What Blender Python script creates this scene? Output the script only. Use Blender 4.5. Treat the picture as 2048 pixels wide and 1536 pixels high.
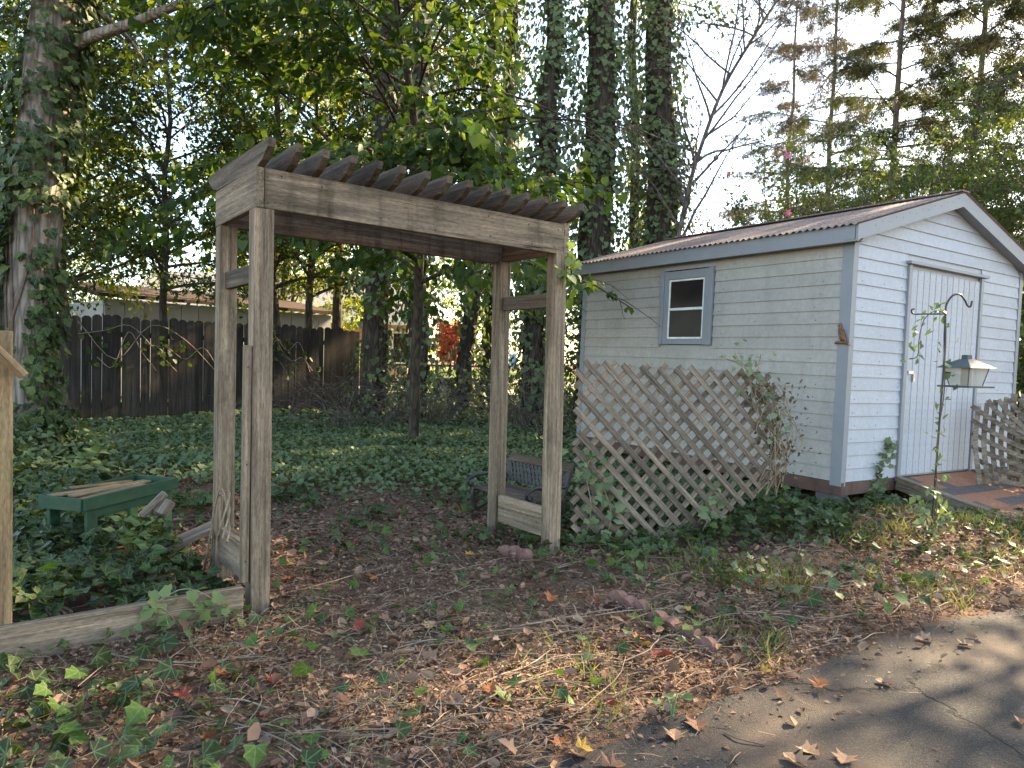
import bpy, bmesh, math, random
import numpy as np
from mathutils import Matrix, Vector

for o in list(bpy.data.objects): bpy.data.objects.remove(o)
scene = bpy.context.scene
COL = scene.collection
rng = np.random.default_rng(7)
random.seed(7)
R_ = math.radians

# ------------------------------------------------------------------ camera
FPX, PITCH, ROLL, CAMH = 1429.1, -0.03, 0.0241, 1.2
_B = np.array([[1, 0, 0], [0, 0, -1], [0, 1, 0.]])
_P = np.array([[1, 0, 0], [0, math.cos(PITCH), math.sin(PITCH)], [0, -math.sin(PITCH), math.cos(PITCH)]])
_Z = np.array([[math.cos(ROLL), -math.sin(ROLL), 0], [math.sin(ROLL), math.cos(ROLL), 0], [0, 0, 1]])
CM = _Z @ _P @ _B
cam_d = bpy.data.cameras.new('camera'); cam = bpy.data.objects.new('camera', cam_d); COL.objects.link(cam)
cam_d.sensor_width = 36; cam_d.lens = FPX / 2048 * 36; cam_d.clip_end = 2000; cam_d.clip_start = .05
cm = Matrix.Identity(4)
for i in range(3):
    cm[i][0] = CM[0][i]; cm[i][1] = -CM[1][i]; cm[i][2] = -CM[2][i]
cm[2][3] = CAMH
cam.matrix_world = cm
scene.camera = cam

# ------------------------------------------------------------------ sky, sun, exposure
SUN_AZ, SUN_EL = R_(52), R_(30)          # azimuth from +Y towards +X
world = bpy.data.worlds.new('World'); scene.world = world; world.use_nodes = True
nt = world.node_tree; nt.nodes.clear()
sky = nt.nodes.new('ShaderNodeTexSky'); sky.sky_type = 'NISHITA'; sky.sun_disc = False
sky.sun_elevation = SUN_EL; sky.sun_rotation = SUN_AZ; sky.air_density = 1.0; sky.dust_density = .8; sky.ozone_density = 1.0
bg = nt.nodes.new('ShaderNodeBackground'); bg.inputs['Strength'].default_value = .12
wo = nt.nodes.new('ShaderNodeOutputWorld')
nt.links.new(sky.outputs[0], bg.inputs['Color']); nt.links.new(bg.outputs[0], wo.inputs['Surface'])
sun_d = bpy.data.lights.new('sun', 'SUN'); sun_d.energy = 5; sun_d.angle = R_(.53); sun_d.color = (1, .82, .58)
sun = bpy.data.objects.new('sun', sun_d); COL.objects.link(sun)
SD = Vector((math.sin(SUN_AZ) * math.cos(SUN_EL), math.cos(SUN_AZ) * math.cos(SUN_EL), math.sin(SUN_EL)))
sun.rotation_euler = SD.to_track_quat('Z', 'Y').to_euler(); sun.location = (20, 15, 20)
scene.view_settings.view_transform = 'Standard'; scene.view_settings.look = 'None'
scene.view_settings.gamma = 1; scene.view_settings.use_curve_mapping = False
scene.view_settings.exposure = 2.62
scene.render.engine = 'CYCLES'
scene.cycles.max_bounces = 7; scene.cycles.diffuse_bounces = 4; scene.cycles.transmission_bounces = 4; scene.cycles.transparent_max_bounces = 4
scene.render.resolution_x = 1024; scene.render.resolution_y = 768

# ------------------------------------------------------------------ helpers
def ray(x, y): return CM.T @ np.array([(x - 1024) / FPX, (y - 768) / FPX, 1])
def G(x, y, z=0.):
    d = ray(x, y); p = np.array([0, 0, CAMH]) + d * (z - CAMH) / d[2]; return Vector(p)
def D(x, y, Y):
    d = ray(x, y); return Vector(np.array([0, 0, CAMH]) + d * Y / d[1])

WM = {}
def link(o, parent=None, W=None):
    COL.objects.link(o); W = W.copy() if W is not None else Matrix.Identity(4)
    if parent is not None:
        o.parent = parent; o.matrix_basis = WM[parent.name].inverted() @ W
    else: o.matrix_basis = W
    WM[o.name] = W
    return o
def tag(o, label=None, cat=None, group=None, kind=None):
    if label: o['label'] = label
    if cat: o['category'] = cat
    if group: o['group'] = group
    if kind: o['kind'] = kind
    return o
def empty(name, W, label=None, cat=None, group=None):
    if not isinstance(W, Matrix): W = Matrix.Translation(Vector(W))
    o = bpy.data.objects.new(name, None); o.empty_display_size = .1
    return tag(link(o, None, W), label, cat, group)
def mobj(name, me, mat, parent=None, W=None):
    o = bpy.data.objects.new(name, me)
    if mat is not None and not me.materials: me.materials.append(mat)
    return link(o, parent, W)
def pyd(name, verts, faces, mat, parent=None, W=None, smooth=False):
    me = bpy.data.meshes.new(name); me.from_pydata([tuple(v) for v in verts], [], faces); me.update()
    if smooth: me.polygons.foreach_set('use_smooth', [True] * len(me.polygons))
    return mobj(name, me, mat, parent, W)
def npmesh(name, V, F, tint=None, smooth=False):
    """V (n,3), F (m,k) all faces with k corners"""
    V = np.asarray(V, np.float32); F = np.asarray(F, np.int32); m, k = F.shape
    me = bpy.data.meshes.new(name)
    me.vertices.add(len(V)); me.vertices.foreach_set('co', V.ravel())
    me.loops.add(m * k); me.loops.foreach_set('vertex_index', F.ravel())
    me.polygons.add(m); me.polygons.foreach_set('loop_start', np.arange(0, m * k, k, dtype=np.int32))
    try: me.polygons.foreach_set('loop_total', np.full(m, k, np.int32))
    except Exception: pass
    if smooth: me.polygons.foreach_set('use_smooth', np.ones(m, bool))
    if tint is not None:
        a = me.attributes.new('tint', 'FLOAT', 'POINT'); a.data.foreach_set('value', np.asarray(tint, np.float32))
    me.update(calc_edges=True)
    return me
def nrm(a):
    a = np.asarray(a, float); return a / np.maximum(np.linalg.norm(a, axis=-1, keepdims=True), 1e-9)
def leaves_mesh(name, tmpl, P, axis, normal, size, tint=None, lc=False):
    tv, tf = tmpl; tv = np.asarray(tv, float); tf = np.asarray(tf, int)
    P = np.asarray(P, float); n = len(P); k = len(tv)
    x = nrm(axis); z = normal - (normal * x).sum(1, keepdims=True) * x; z = nrm(z); y = np.cross(z, x)
    size = np.broadcast_to(np.asarray(size, float), (n,))[:, None, None]
    wy = (.75 + .45 * rng.random(n))[:, None, None]; cu = (rng.normal(size=n) * .22)[:, None, None]; tw = (rng.normal(size=n) * .25)[:, None, None]
    TX = np.broadcast_to(tv[None, :, 0:1], (n, k, 1)); TY = tv[None, :, 1:2] * wy + tw * .6 * (TX - .3) ** 2; TZ = tv[None, :, 2:3] - cu * (TX - .35) ** 2 + tw * TX * tv[None, :, 1:2]
    V = P[:, None, :] + size * (TX * x[:, None, :] + TY * y[:, None, :] + TZ * z[:, None, :])
    F = (tf[None] + (np.arange(n) * k)[:, None, None]).reshape(-1, tf.shape[1])
    if tint is None: tint = rng.random(n)
    me = npmesh(name, V.reshape(-1, 3), F, np.repeat(tint, k))
    if lc:
        a = me.attributes.new('lc', 'FLOAT_VECTOR', 'POINT'); a.data.foreach_set('vector', np.tile(tv, (n, 1)).astype(np.float32).ravel())
    return me
def rv(n): return nrm(rng.normal(size=(n, 3)))
def vnoise(x, y, s=1., seed=0):
    x = np.asarray(x) * s + seed * 17.3; y = np.asarray(y) * s + seed * 9.1
    xi = np.floor(x).astype(int); yi = np.floor(y).astype(int); fx = x - xi; fy = y - yi
    fx = fx * fx * (3 - 2 * fx); fy = fy * fy * (3 - 2 * fy)
    h = lambda a, b: ((np.sin(a * 127.1 + b * 311.7 + seed) * 43758.5453) % 1.)
    return (h(xi, yi) * (1 - fx) + h(xi + 1, yi) * fx) * (1 - fy) + (h(xi, yi + 1) * (1 - fx) + h(xi + 1, yi + 1) * fx) * fy

_bc = {}
def boxmesh(L, w, t, bev, key=None):
    k = (round(L, 4), round(w, 4), round(t, 4), bev, key)
    if k in _bc: return _bc[k]
    bm = bmesh.new(); bmesh.ops.create_cube(bm, size=1)
    for v in bm.verts: v.co = Vector((v.co.x * L, v.co.y * w, v.co.z * t))
    if bev: bmesh.ops.bevel(bm, geom=list(bm.edges), offset=min(bev, w * .3, t * .3), segments=1, affect='EDGES')
    me = bpy.data.meshes.new('board'); bm.to_mesh(me); bm.free(); _bc[k] = me
    return me
def frame(p, x, z):
    x = Vector(x).normalized(); z = Vector(z); z = (z - z.dot(x) * x).normalized(); y = z.cross(x)
    m = Matrix.Identity(4)
    for i in range(3): m[i][0] = x[i]; m[i][1] = y[i]; m[i][2] = z[i]; m[i][3] = p[i]
    return m
def board(name, p0, p1, w, t, normal, mat, parent=None, bev=.003, base=None):
    """bar from p0 to p1: width w across, thickness t along normal; base = matrix p0,p1,normal are given in"""
    p0 = Vector(p0); p1 = Vector(p1); n = Vector(normal)
    if base is not None:
        p0 = base @ p0; p1 = base @ p1; n = base.to_3x3() @ n
    L = (p1 - p0).length
    return mobj(name, boxmesh(L, w, t, bev, mat.name), mat, parent, frame((p0 + p1) / 2, p1 - p0, n))
def tube_np(pts, rad, seg=7, noise=0., cap=False):
    pts = np.asarray(pts, float); n = len(pts); rad = np.broadcast_to(np.asarray(rad, float), (n,))
    t = np.gradient(pts, axis=0); t = nrm(t)
    ref = np.array([0, 0, 1.]) if abs(t[0][2]) < .8 else np.array([1., 0, 0])
    V = []
    for i in range(n):
        a = nrm(np.cross(ref, t[i])); b = np.cross(t[i], a); ref = np.cross(a, t[i]) * 0 + ref
        th = np.arange(seg) * 2 * np.pi / seg
        r = rad[i] * (1 + noise * (rng.random(seg) - .5))
        V.append(pts[i] + r[:, None] * (np.cos(th)[:, None] * a + np.sin(th)[:, None] * b))
    V = np.concatenate(V); F = []
    for i in range(n - 1):
        for j in range(seg):
            F.append((i * seg + j, i * seg + (j + 1) % seg, (i + 1) * seg + (j + 1) % seg, (i + 1) * seg + j))
    return V, np.array(F, int)
class Tubes:
    def __init__(s): s.V = []; s.F = []; s.n = 0
    def add(s, pts, rad, seg=6, noise=0.):
        v, f = tube_np(pts, rad, seg, noise); s.V.append(v); s.F.append(f + s.n); s.n += len(v)
    def mesh(s, name): return npmesh(name, np.concatenate(s.V), np.concatenate(s.F), None, True)
    def obj(s, name, mat, parent=None): return mobj(name, s.mesh(name), mat, parent)
def catmull(pts, n=8):
    P = np.asarray(pts, float); P = np.vstack([2 * P[0] - P[1], P, 2 * P[-1] - P[-2]]); out = []
    for i in range(1, len(P) - 2):
        for t in np.linspace(0, 1, n, endpoint=False):
            a, b, c, d = P[i - 1:i + 3]
            out.append(.5 * ((2 * b) + (c - a) * t + (2 * a - 5 * b + 4 * c - d) * t * t + (3 * b - a - 3 * c + d) * t ** 3))
    out.append(P[-2]); return np.array(out)

# ------------------------------------------------------------------ materials
def newmat(name):
    m = bpy.data.materials.new(name); m.use_nodes = True; n = m.node_tree.nodes; n.clear()
    out = n.new('ShaderNodeOutputMaterial'); return m, n, m.node_tree.links, out
def ramp(n, stops):
    r = n.new('ShaderNodeValToRGB'); e = r.color_ramp.elements
    while len(e) > 1: e.remove(e[-1])
    e[0].position = stops[0][0]; e[0].color = (*stops[0][1], 1)
    for p, c in stops[1:]:
        q = e.new(p); q.color = (*c, 1)
    return r
def principled(n, rough=.8, spec=.3):
    b = n.new('ShaderNodeBsdfPrincipled'); b.inputs['Roughness'].default_value = rough
    b.inputs['Specular IOR Level'].default_value = spec; return b
def noise_n(n, l, vec, scale, detail=6, rough=.6, dist=0.):
    t = n.new('ShaderNodeTexNoise'); t.inputs['Scale'].default_value = scale; t.inputs['Detail'].default_value = detail
    t.inputs['Roughness'].default_value = rough; t.inputs['Distortion'].default_value = dist
    if vec is not None: l.new(vec, t.inputs['Vector'])
    return t
def mapping(n, l, vec, scale=(1, 1, 1), loc=(0, 0, 0)):
    m = n.new('ShaderNodeMapping'); m.inputs['Scale'].default_value = scale; m.inputs['Location'].default_value = loc
    l.new(vec, m.inputs['Vector']); return m.outputs[0]
def mixc(n, l, fac, a, b, mode='MIX'):
    m = n.new('ShaderNodeMix'); m.data_type = 'RGBA'; m.blend_type = mode
    for s, i in ((fac, 0), (a, 6), (b, 7)):
        if hasattr(s, 'is_linked'): l.new(s, m.inputs[i])
        elif i == 0: m.inputs[0].default_value = s
        else: m.inputs[i].default_value = (*s, 1)
    return m.outputs[2]
def mathn(n, l, op, a, b=None):
    m = n.new('ShaderNodeMath'); m.operation = op
    for i, s in enumerate((a, b)):
        if s is None: continue
        if hasattr(s, 'is_linked'): l.new(s, m.inputs[i])
        else: m.inputs[i].default_value = s
    return m.outputs[0]
def bump(n, l, h, dist=.01, strength=.6):
    b = n.new('ShaderNodeBump'); b.inputs['Distance'].default_value = dist; b.inputs['Strength'].default_value = strength
    l.new(h, b.inputs['Height']); return b.outputs[0]
def objcoord(n, l, jitter=True):
    tc = n.new('ShaderNodeTexCoord')
    if not jitter: return tc.outputs['Object']
    oi = n.new('ShaderNodeObjectInfo'); mu = n.new('ShaderNodeVectorMath'); mu.operation = 'SCALE'
    cx = n.new('ShaderNodeCombineXYZ'); l.new(oi.outputs['Random'], cx.inputs[0]); l.new(oi.outputs['Random'], cx.inputs[1]); l.new(oi.outputs['Random'], cx.inputs[2])
    l.new(cx.outputs[0], mu.inputs[0]); mu.inputs['Scale'].default_value = 37.
    ad = n.new('ShaderNodeVectorMath'); ad.operation = 'ADD'; l.new(tc.outputs['Object'], ad.inputs[0]); l.new(mu.outputs[0], ad.inputs[1])
    return ad.outputs[0]

def wood_mat(name, c0, c1, stain=(.05, .04, .03), stain_amt=.5, moss=None, grain=55, var=.25, drip=0.):
    m, n, l, out = newmat(name); oc = objcoord(n, l)
    g1 = noise_n(n, l, mapping(n, l, oc, (1.6, grain, grain)), 1.0, 7, .65, .6)
    g2 = noise_n(n, l, mapping(n, l, oc, (.9, 14, 14)), 1.0, 4, .5, 1.2)
    rp = ramp(n, [(.3, c0), (.68, c1)]); l.new(g1.outputs[0], rp.inputs[0])
    rp2 = ramp(n, [(.35, (.6, .6, .6)), (.65, (1.15, 1.12, 1.08))]); l.new(g2.outputs[0], rp2.inputs[0])
    col = mixc(n, l, 1., rp.outputs[0], rp2.outputs[0], 'MULTIPLY')
    big = noise_n(n, l, mapping(n, l, oc, (2.2, 5, 5)), 1.0, 5, .6, .4)
    rs = ramp(n, [(.5, (0, 0, 0)), (.72, (1, 1, 1))]); l.new(big.outputs[0], rs.inputs[0])
    col = mixc(n, l, mathn(n, l, 'MULTIPLY', rs.outputs[0], stain_amt), col, stain)
    if moss:
        mo = noise_n(n, l, mapping(n, l, oc, (3, 6, 6), (5, 2, 1)), 1.0, 6, .65)
        rm = ramp(n, [(.5, (0, 0, 0)), (.7, (1, 1, 1))]); l.new(mo.outputs[0], rm.inputs[0])
        col = mixc(n, l, mathn(n, l, 'MULTIPLY', rm.outputs[0], .55), col, moss)
    dr_ = noise_n(n, l, mapping(n, l, oc, (11, 1.5, 1.5), (7, 1, 3)), 1.0, 5, .6); rdp = ramp(n, [(.5, (1, 1, 1)), (.7, (.45, .43, .4))]); l.new(dr_.outputs[0], rdp.inputs[0])
    col = mixc(n, l, drip, col, mixc(n, l, 1., col, rdp.outputs[0], 'MULTIPLY'))
    fn = noise_n(n, l, mapping(n, l, oc, (30, 160, 160)), 1.0, 3, .7); rf = ramp(n, [(.35, (.72, .72, .72)), (.65, (1.22, 1.22, 1.22))]); l.new(fn.outputs[0], rf.inputs[0])
    col = mixc(n, l, 1., col, rf.outputs[0], 'MULTIPLY')
    # drying cracks along the grain
    ck = noise_n(n, l, mapping(n, l, oc, (.7, 26, 26), (3, 8, 2)), 1.0, 2, .4, .3)
    rc = ramp(n, [(.485, (1, 1, 1)), (.5, (.25, .25, .25)), (.515, (1, 1, 1))]); l.new(ck.outputs[0], rc.inputs[0])
    gate = noise_n(n, l, mapping(n, l, oc, (1.1, 3, 3), (1, 4, 9)), 1.0, 2)
    rg = ramp(n, [(.5, (0, 0, 0)), (.58, (1, 1, 1))]); l.new(gate.outputs[0], rg.inputs[0])
    col = mixc(n, l, rg.outputs[0], col, mixc(n, l, 1., col, rc.outputs[0], 'MULTIPLY'))
    oi = n.new('ShaderNodeObjectInfo'); hv = n.new('ShaderNodeHueSaturation'); l.new(col, hv.inputs['Color'])
    l.new(mathn(n, l, 'ADD', mathn(n, l, 'MULTIPLY', oi.outputs['Random'], var), 1 - var / 2), hv.inputs['Value'])
    b = principled(n, .85, .2); l.new(hv.outputs[0], b.inputs['Base Color'])
    hh = mathn(n, l, 'ADD', g1.outputs[0], mathn(n, l, 'MULTIPLY', rc.outputs[0], .5))
    l.new(bump(n, l, hh, .004, .5), b.inputs['Normal']); l.new(b.outputs[0], out.inputs[0]); return m
def plain_mat(name, c, rough=.6, spec=.4, metal=0., nscale=9., amt=.25, bmp=0., dirt=None):
    m, n, l, out = newmat(name); oc = objcoord(n, l)
    t = noise_n(n, l, oc, nscale, 8, .65)
    lo = tuple(x * (1 - amt) for x in c); hi = tuple(min(1, x * (1 + amt)) for x in c)
    rp = ramp(n, [(.3, lo), (.7, hi)]); l.new(t.outputs[0], rp.inputs[0]); col = rp.outputs[0]
    if dirt:
        t2 = noise_n(n, l, oc, nscale * .35, 9, .7); r2 = ramp(n, [(.48, (0, 0, 0)), (.7, (1, 1, 1))]); l.new(t2.outputs[0], r2.inputs[0])
        col = mixc(n, l, mathn(n, l, 'MULTIPLY', r2.outputs[0], .5), col, dirt)
    b = principled(n, rough, spec); b.inputs['Metallic'].default_value = metal; l.new(col, b.inputs['Base Color'])
    if bmp: l.new(bump(n, l, t.outputs[0], bmp, .6), b.inputs['Normal'])
    l.new(b.outputs[0], out.inputs[0]); return m
def leaf_mat(name, stops, trans=.35, rough=.5, spec=.2, tcol=(1.5, 1.5, .5), vein=0.):
    m, n, l, out = newmat(name)
    at = n.new('ShaderNodeAttribute'); at.attribute_name = 'tint'
    rp = ramp(n, stops); l.new(at.outputs['Fac'], rp.inputs[0])
    col = rp.outputs[0]
    if vein:
        lc = n.new('ShaderNodeAttribute'); lc.attribute_name = 'lc'; sx = n.new('ShaderNodeSeparateXYZ'); l.new(lc.outputs['Vector'], sx.inputs[0])
        ay = mathn(n, l, 'ABSOLUTE', sx.outputs[1]); v2 = mathn(n, l, 'ABSOLUTE', mathn(n, l, 'SUBTRACT', ay, mathn(n, l, 'MULTIPLY', sx.outputs[0], 1.02)))
        v3 = mathn(n, l, 'ADD', mathn(n, l, 'ABSOLUTE', mathn(n, l, 'ADD', sx.outputs[0], .0)), .006)
        mn = mathn(n, l, 'MINIMUM', ay, mathn(n, l, 'MINIMUM', mathn(n, l, 'MULTIPLY', v2, .75), v3))
        rr = ramp(n, [(0, (1, 1, 1)), (.045, (0, 0, 0))]); l.new(mn, rr.inputs[0]); big = noise_n(n, l, lc.outputs['Vector'], 5, 4, .6)
        col = mixc(n, l, mathn(n, l, 'MULTIPLY', rr.outputs[0], vein), col, (.2, .26, .13)); rb = ramp(n, [(.3, (.7, .7, .7)), (.7, (1.2, 1.2, 1.15))]); l.new(big.outputs[0], rb.inputs[0]); col = mixc(n, l, 1., col, rb.outputs[0], 'MULTIPLY')
    b = principled(n, rough, spec); l.new(col, b.inputs['Base Color'])
    tr = n.new('ShaderNodeBsdfTranslucent'); l.new(mixc(n, l, 1., col, tcol, 'MULTIPLY'), tr.inputs[0])
    mx = n.new('ShaderNodeMixShader'); mx.inputs[0].default_value = trans
    l.new(b.outputs[0], mx.inputs[1]); l.new(tr.outputs[0], mx.inputs[2]); l.new(mx.outputs[0], out.inputs[0]); return m
def bark_mat(name, c0, c1, sc=(7, 7, 1.6), dist=.03):
    m, n, l, out = newmat(name); oc = objcoord(n, l, False)
    v = n.new('ShaderNodeTexVoronoi'); v.feature = 'DISTANCE_TO_EDGE'; v.inputs['Scale'].default_value = 2.2
    nz = noise_n(n, l, mapping(n, l, oc, sc), 1.6, 7, .7, .6)
    l.new(mixc(n, l, .12, mapping(n, l, oc, sc), nz.outputs['Color']), v.inputs['Vector'])
    h = mathn(n, l, 'ADD', mathn(n, l, 'MULTIPLY', v.outputs[0], 1.2), mathn(n, l, 'MULTIPLY', nz.outputs[0], .9))
    rp = ramp(n, [(.3, c0), (.8, c1)]); l.new(h, rp.inputs[0])
    b = principled(n, .9, .15); l.new(rp.outputs[0], b.inputs['Base Color']); l.new(bump(n, l, h, dist, .9), b.inputs['Normal'])
    l.new(b.outputs[0], out.inputs[0]); return m

M = {}
M['wood'] = wood_mat('weathered_wood', (.125, .089, .06), (.345, .265, .188), (.06, .045, .03), .5)
M['wood_beam'] = wood_mat('streaked_wood', (.125, .089, .06), (.345, .265, .188), (.06, .045, .03), .5, drip=.9)
M['wood_dark'] = wood_mat('dark_weathered_wood', (.055, .041, .03), (.15, .115, .083), (.025, .022, .014), .6)
M['wood_warm'] = wood_mat('tan_wood', (.2, .125, .062), (.38, .265, .15), (.1, .075, .04), .5, moss=(.16, .17, .07))
M['wood_lattice'] = wood_mat('lattice_wood', (.12, .09, .066), (.31, .25, .19), (.055, .04, .03), .4, grain=70, var=.5)
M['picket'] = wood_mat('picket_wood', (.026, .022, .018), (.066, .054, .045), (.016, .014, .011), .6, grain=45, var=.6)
M['scrap'] = wood_mat('rotten_wood', (.07, .05, .035), (.3, .25, .2), (.02, .015, .01), .6)
def siding_mat(name, c, dirt, amt):
    m, n, l, out = newmat(name); tc = n.new('ShaderNodeTexCoord'); oc = tc.outputs['Object']
    t1 = noise_n(n, l, oc, 2.2, 8, .7, .5); t2 = noise_n(n, l, mapping(n, l, oc, (9, 9, 1.2)), 1., 6, .7); t3 = noise_n(n, l, oc, 30, 5, .7)
    r1 = ramp(n, [(.42, (0, 0, 0)), (.68, (1, 1, 1))]); l.new(t1.outputs[0], r1.inputs[0]); r2 = ramp(n, [(.45, (0, 0, 0)), (.7, (1, 1, 1))]); l.new(t2.outputs[0], r2.inputs[0])
    r3 = ramp(n, [(.35, (.9, .9, .9)), (.65, (1.06, 1.06, 1.06))]); l.new(t3.outputs[0], r3.inputs[0])
    col = mixc(n, l, mathn(n, l, 'MULTIPLY', r1.outputs[0], amt), c, dirt); col = mixc(n, l, mathn(n, l, 'MULTIPLY', r2.outputs[0], amt * .6), col, dirt)
    oi = n.new('ShaderNodeObjectInfo'); hv = n.new('ShaderNodeHueSaturation'); l.new(mixc(n, l, 1., col, r3.outputs[0], 'MULTIPLY'), hv.inputs['Color']); l.new(mathn(n, l, 'ADD', mathn(n, l, 'MULTIPLY', oi.outputs['Random'], .1), .95), hv.inputs['Value'])
    b = principled(n, .55, .3); l.new(hv.outputs[0], b.inputs['Base Color']); l.new(bump(n, l, t3.outputs[0], .0015, .5), b.inputs['Normal']); l.new(b.outputs[0], out.inputs[0]); return m
M['siding'] = siding_mat('painted_siding_sky_tint', (.405, .42, .455), (.31, .31, .3), .3)  # front paint; bluish light from the sky is put into its colour
M['siding_side_shade'] = siding_mat('mildewed_siding_shade_tint', (.385, .355, .322), (.275, .25, .215), .6)  # real mildew, plus the side wall's warm shade painted into the colours
M['siding_front'] = M['siding']
M['trim'] = plain_mat('blue_grey_trim', (.235, .243, .26), .5, .3, 0, 6, .07)
M['skid'] = plain_mat('brown_skid', (.12, .07, .055), .8, .2, 0, 10, .3)
M['sash'] = plain_mat('white_sash', (.72, .71, .66), .5)
M['glass'] = plain_mat('dark_window_glass', (.02, .016, .014), .2, .1, 0, 3, .3)
M['dark'] = plain_mat('black_iron', (.035, .03, .028), .5, .4, 0, 20, .4)
M['rod'] = plain_mat('black_rod', (.05, .045, .045), .5, .4, 0, 20, .3)
M['green'] = plain_mat('green_paint', (.018, .06, .034), .5, .3, 0, 9, .35, .001, dirt=(.05, .075, .04))
M['eagle'] = plain_mat('rusty_eagle', (.19, .1, .055), .6, .4, .2, 40, .5, .003)
M['feeder_roof'] = plain_mat('grey_green_metal', (.075, .09, .085), .6, .3, 0., 14, .15)
M['brick'] = plain_mat('red_edging', (.2, .105, .085), .9, .2, 0, 25, .35, .004, dirt=(.09, .07, .05))
M['metal'] = plain_mat('grey_metal', (.4, .4, .4), .35, .5, .8)
M['block'] = plain_mat('concrete', (.3, .29, .27), .9, .2, 0, 20, .2, .004)
M['tire'] = plain_mat('rubber', (.02, .02, .02), .8)
M['white_wall'] = plain_mat('white_panel', (.33, .325, .31), .7, .2, 0, 3, .08, 0, dirt=(.22, .21, .18))
M['roof_litter'] = plain_mat('littered_roof', (.06, .042, .032), .9, .1, 0, 30, .5, .02)
M['house_wall'] = plain_mat('house_wall', (.5, .3, .2), .8, .2, 0, 10, .12)
M['house_roof'] = plain_mat('house_roof', (.36, .32, .27), .8, .2, 0, 14, .12)
M['stem'] = plain_mat('vine_stem', (.14, .1, .07), .85, .2, 0, 20, .4)
M['greenstem'] = plain_mat('green_stem', (.1, .14, .05), .7)
M['tanstem'] = plain_mat('dry_stem', (.26, .2, .14), .85, .2, 0, 20, .4)
M['bark'] = bark_mat('bark', (.05, .04, .033), (.2, .165, .14))
M['bark_light'] = bark_mat('pale_bark', (.1, .08, .065), (.34, .285, .24), (9, 9, 1.4), .03)
M['bark_dark'] = bark_mat('dark_bark', (.025, .02, .016), (.1, .08, .062))
M['bark_pine'] = bark_mat('pine_bark', (.1, .075, .06), (.24, .19, .155))
M['ivy'] = leaf_mat('ivy_leaf', [(0, (.02, .034, .011)), (.45, (.042, .066, .019)), (.8, (.075, .102, .03)), (1, (.13, .16, .05))], .2, .5, .25, (1.4, 1.5, .6), .55)
M['ivy_pale'] = leaf_mat('variegated_ivy_leaf', [(0, (.04, .07, .032)), (.5, (.08, .12, .06)), (1, (.2, .23, .14))], .22, .55, .2, (1.3, 1.4, .7), .5)
M['ivy_young'] = leaf_mat('young_ivy_leaf', [(0, (.05, .1, .02)), (.6, (.09, .15, .032)), (1, (.19, .22, .06))], .3, .5, .2, (1.4, 1.5, .6), .5)
M['ivy_dry'] = leaf_mat('dry_vine_leaf', [(0, (.06, .045, .025)), (.6, (.12, .085, .05)), (1, (.18, .13, .08))], .2, .8, .1)
M['redbud'] = leaf_mat('redbud_leaf', [(0, (.025, .05, .016)), (.5, (.045, .08, .024)), (.85, (.08, .115, .03)), (1, (.17, .165, .05))], .4, .5, .2, (2., 2., .5))
M['leaf_dark'] = leaf_mat('understory_leaf', [(0, (.022, .04, .012)), (.6, (.045, .072, .02)), (1, (.11, .12, .03))], .38, .5, .3)
M['leaf_yel'] = leaf_mat('yellow_green_leaf', [(0, (.07, .1, .02)), (.6, (.13, .16, .03)), (1, (.26, .23, .04))], .58, .5, .2, (2.1, 2., .5))
M['leaf_shrub'] = leaf_mat('shrub_leaf', [(0, (.06, .095, .03)), (.6, (.11, .15, .05)), (1, (.2, .22, .08))], .4, .5, .2)
M['needle'] = leaf_mat('hemlock_needle', [(0, (.055, .065, .032)), (.55, (.1, .11, .055)), (1, (.16, .14, .08))], .35, .6, .2, (1.1, 1.15, .7))
M['needle_dry'] = leaf_mat('dry_needle', [(0, (.08, .07, .05)), (1, (.16, .135, .1))], .25, .8, .1, (1.1, 1.05, .85))
M['pink'] = leaf_mat('pink_petal', [(0, (.5, .1, .22)), (1, (.65, .25, .38))], .3)
M['redleaf'] = leaf_mat('red_leaf', [(0, (.3, .05, .03)), (1, (.5, .12, .06))], .4)
M['litter'] = leaf_mat('leaf_litter', [(0, (.09, .052, .034)), (.4, (.21, .126, .083)), (.75, (.29, .18, .115)), (1, (.42, .3, .2))], .1, .85, .15, (1, 1, 1))
M['straw'] = leaf_mat('pine_straw', [(0, (.14, .088, .058)), (.6, (.31, .205, .133)), (1, (.5, .39, .27))], .05, .8, .15, (1, 1, 1))
M['grass'] = leaf_mat('grass_blade', [(0, (.07, .1, .03)), (.6, (.15, .17, .06)), (1, (.32, .27, .13))], .3, .6, .2)
for nm, c in (('orange', (.33, .115, .04)), ('red', (.24, .05, .032)), ('yellow', (.42, .25, .045)), ('tan', (.33, .2, .115)), ('brown', (.2, .1, .06))):
    M['fl_' + nm] = plain_mat(nm + '_fallen_leaf', c, .7, .2, 0, 45, .6, .004, dirt=(.09, .045, .025))

# clear-ish feeder panes
m, n, l, out = newmat('feeder_pane'); b = principled(n, .15, .5); b.inputs['Base Color'].default_value = (.62, .58, .5, 1)
tr = n.new('ShaderNodeBsdfTransparent'); mx = n.new('ShaderNodeMixShader'); mx.inputs[0].default_value = .55
l.new(b.outputs[0], mx.inputs[2]); l.new(tr.outputs[0], mx.inputs[1]); l.new(mx.outputs[0], out.inputs[0]); M['pane'] = m
# shingles
def shingle(name, c): return plain_mat(name, c, .95, .15, 0, 60, .35, .003)
M['sh_a'] = shingle('tan_shingle', (.29, .135, .08)); M['sh_b'] = shingle('brown_shingle', (.23, .11, .07)); M['sh_c'] = shingle('grey_shingle', (.115, .09, .08))
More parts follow.
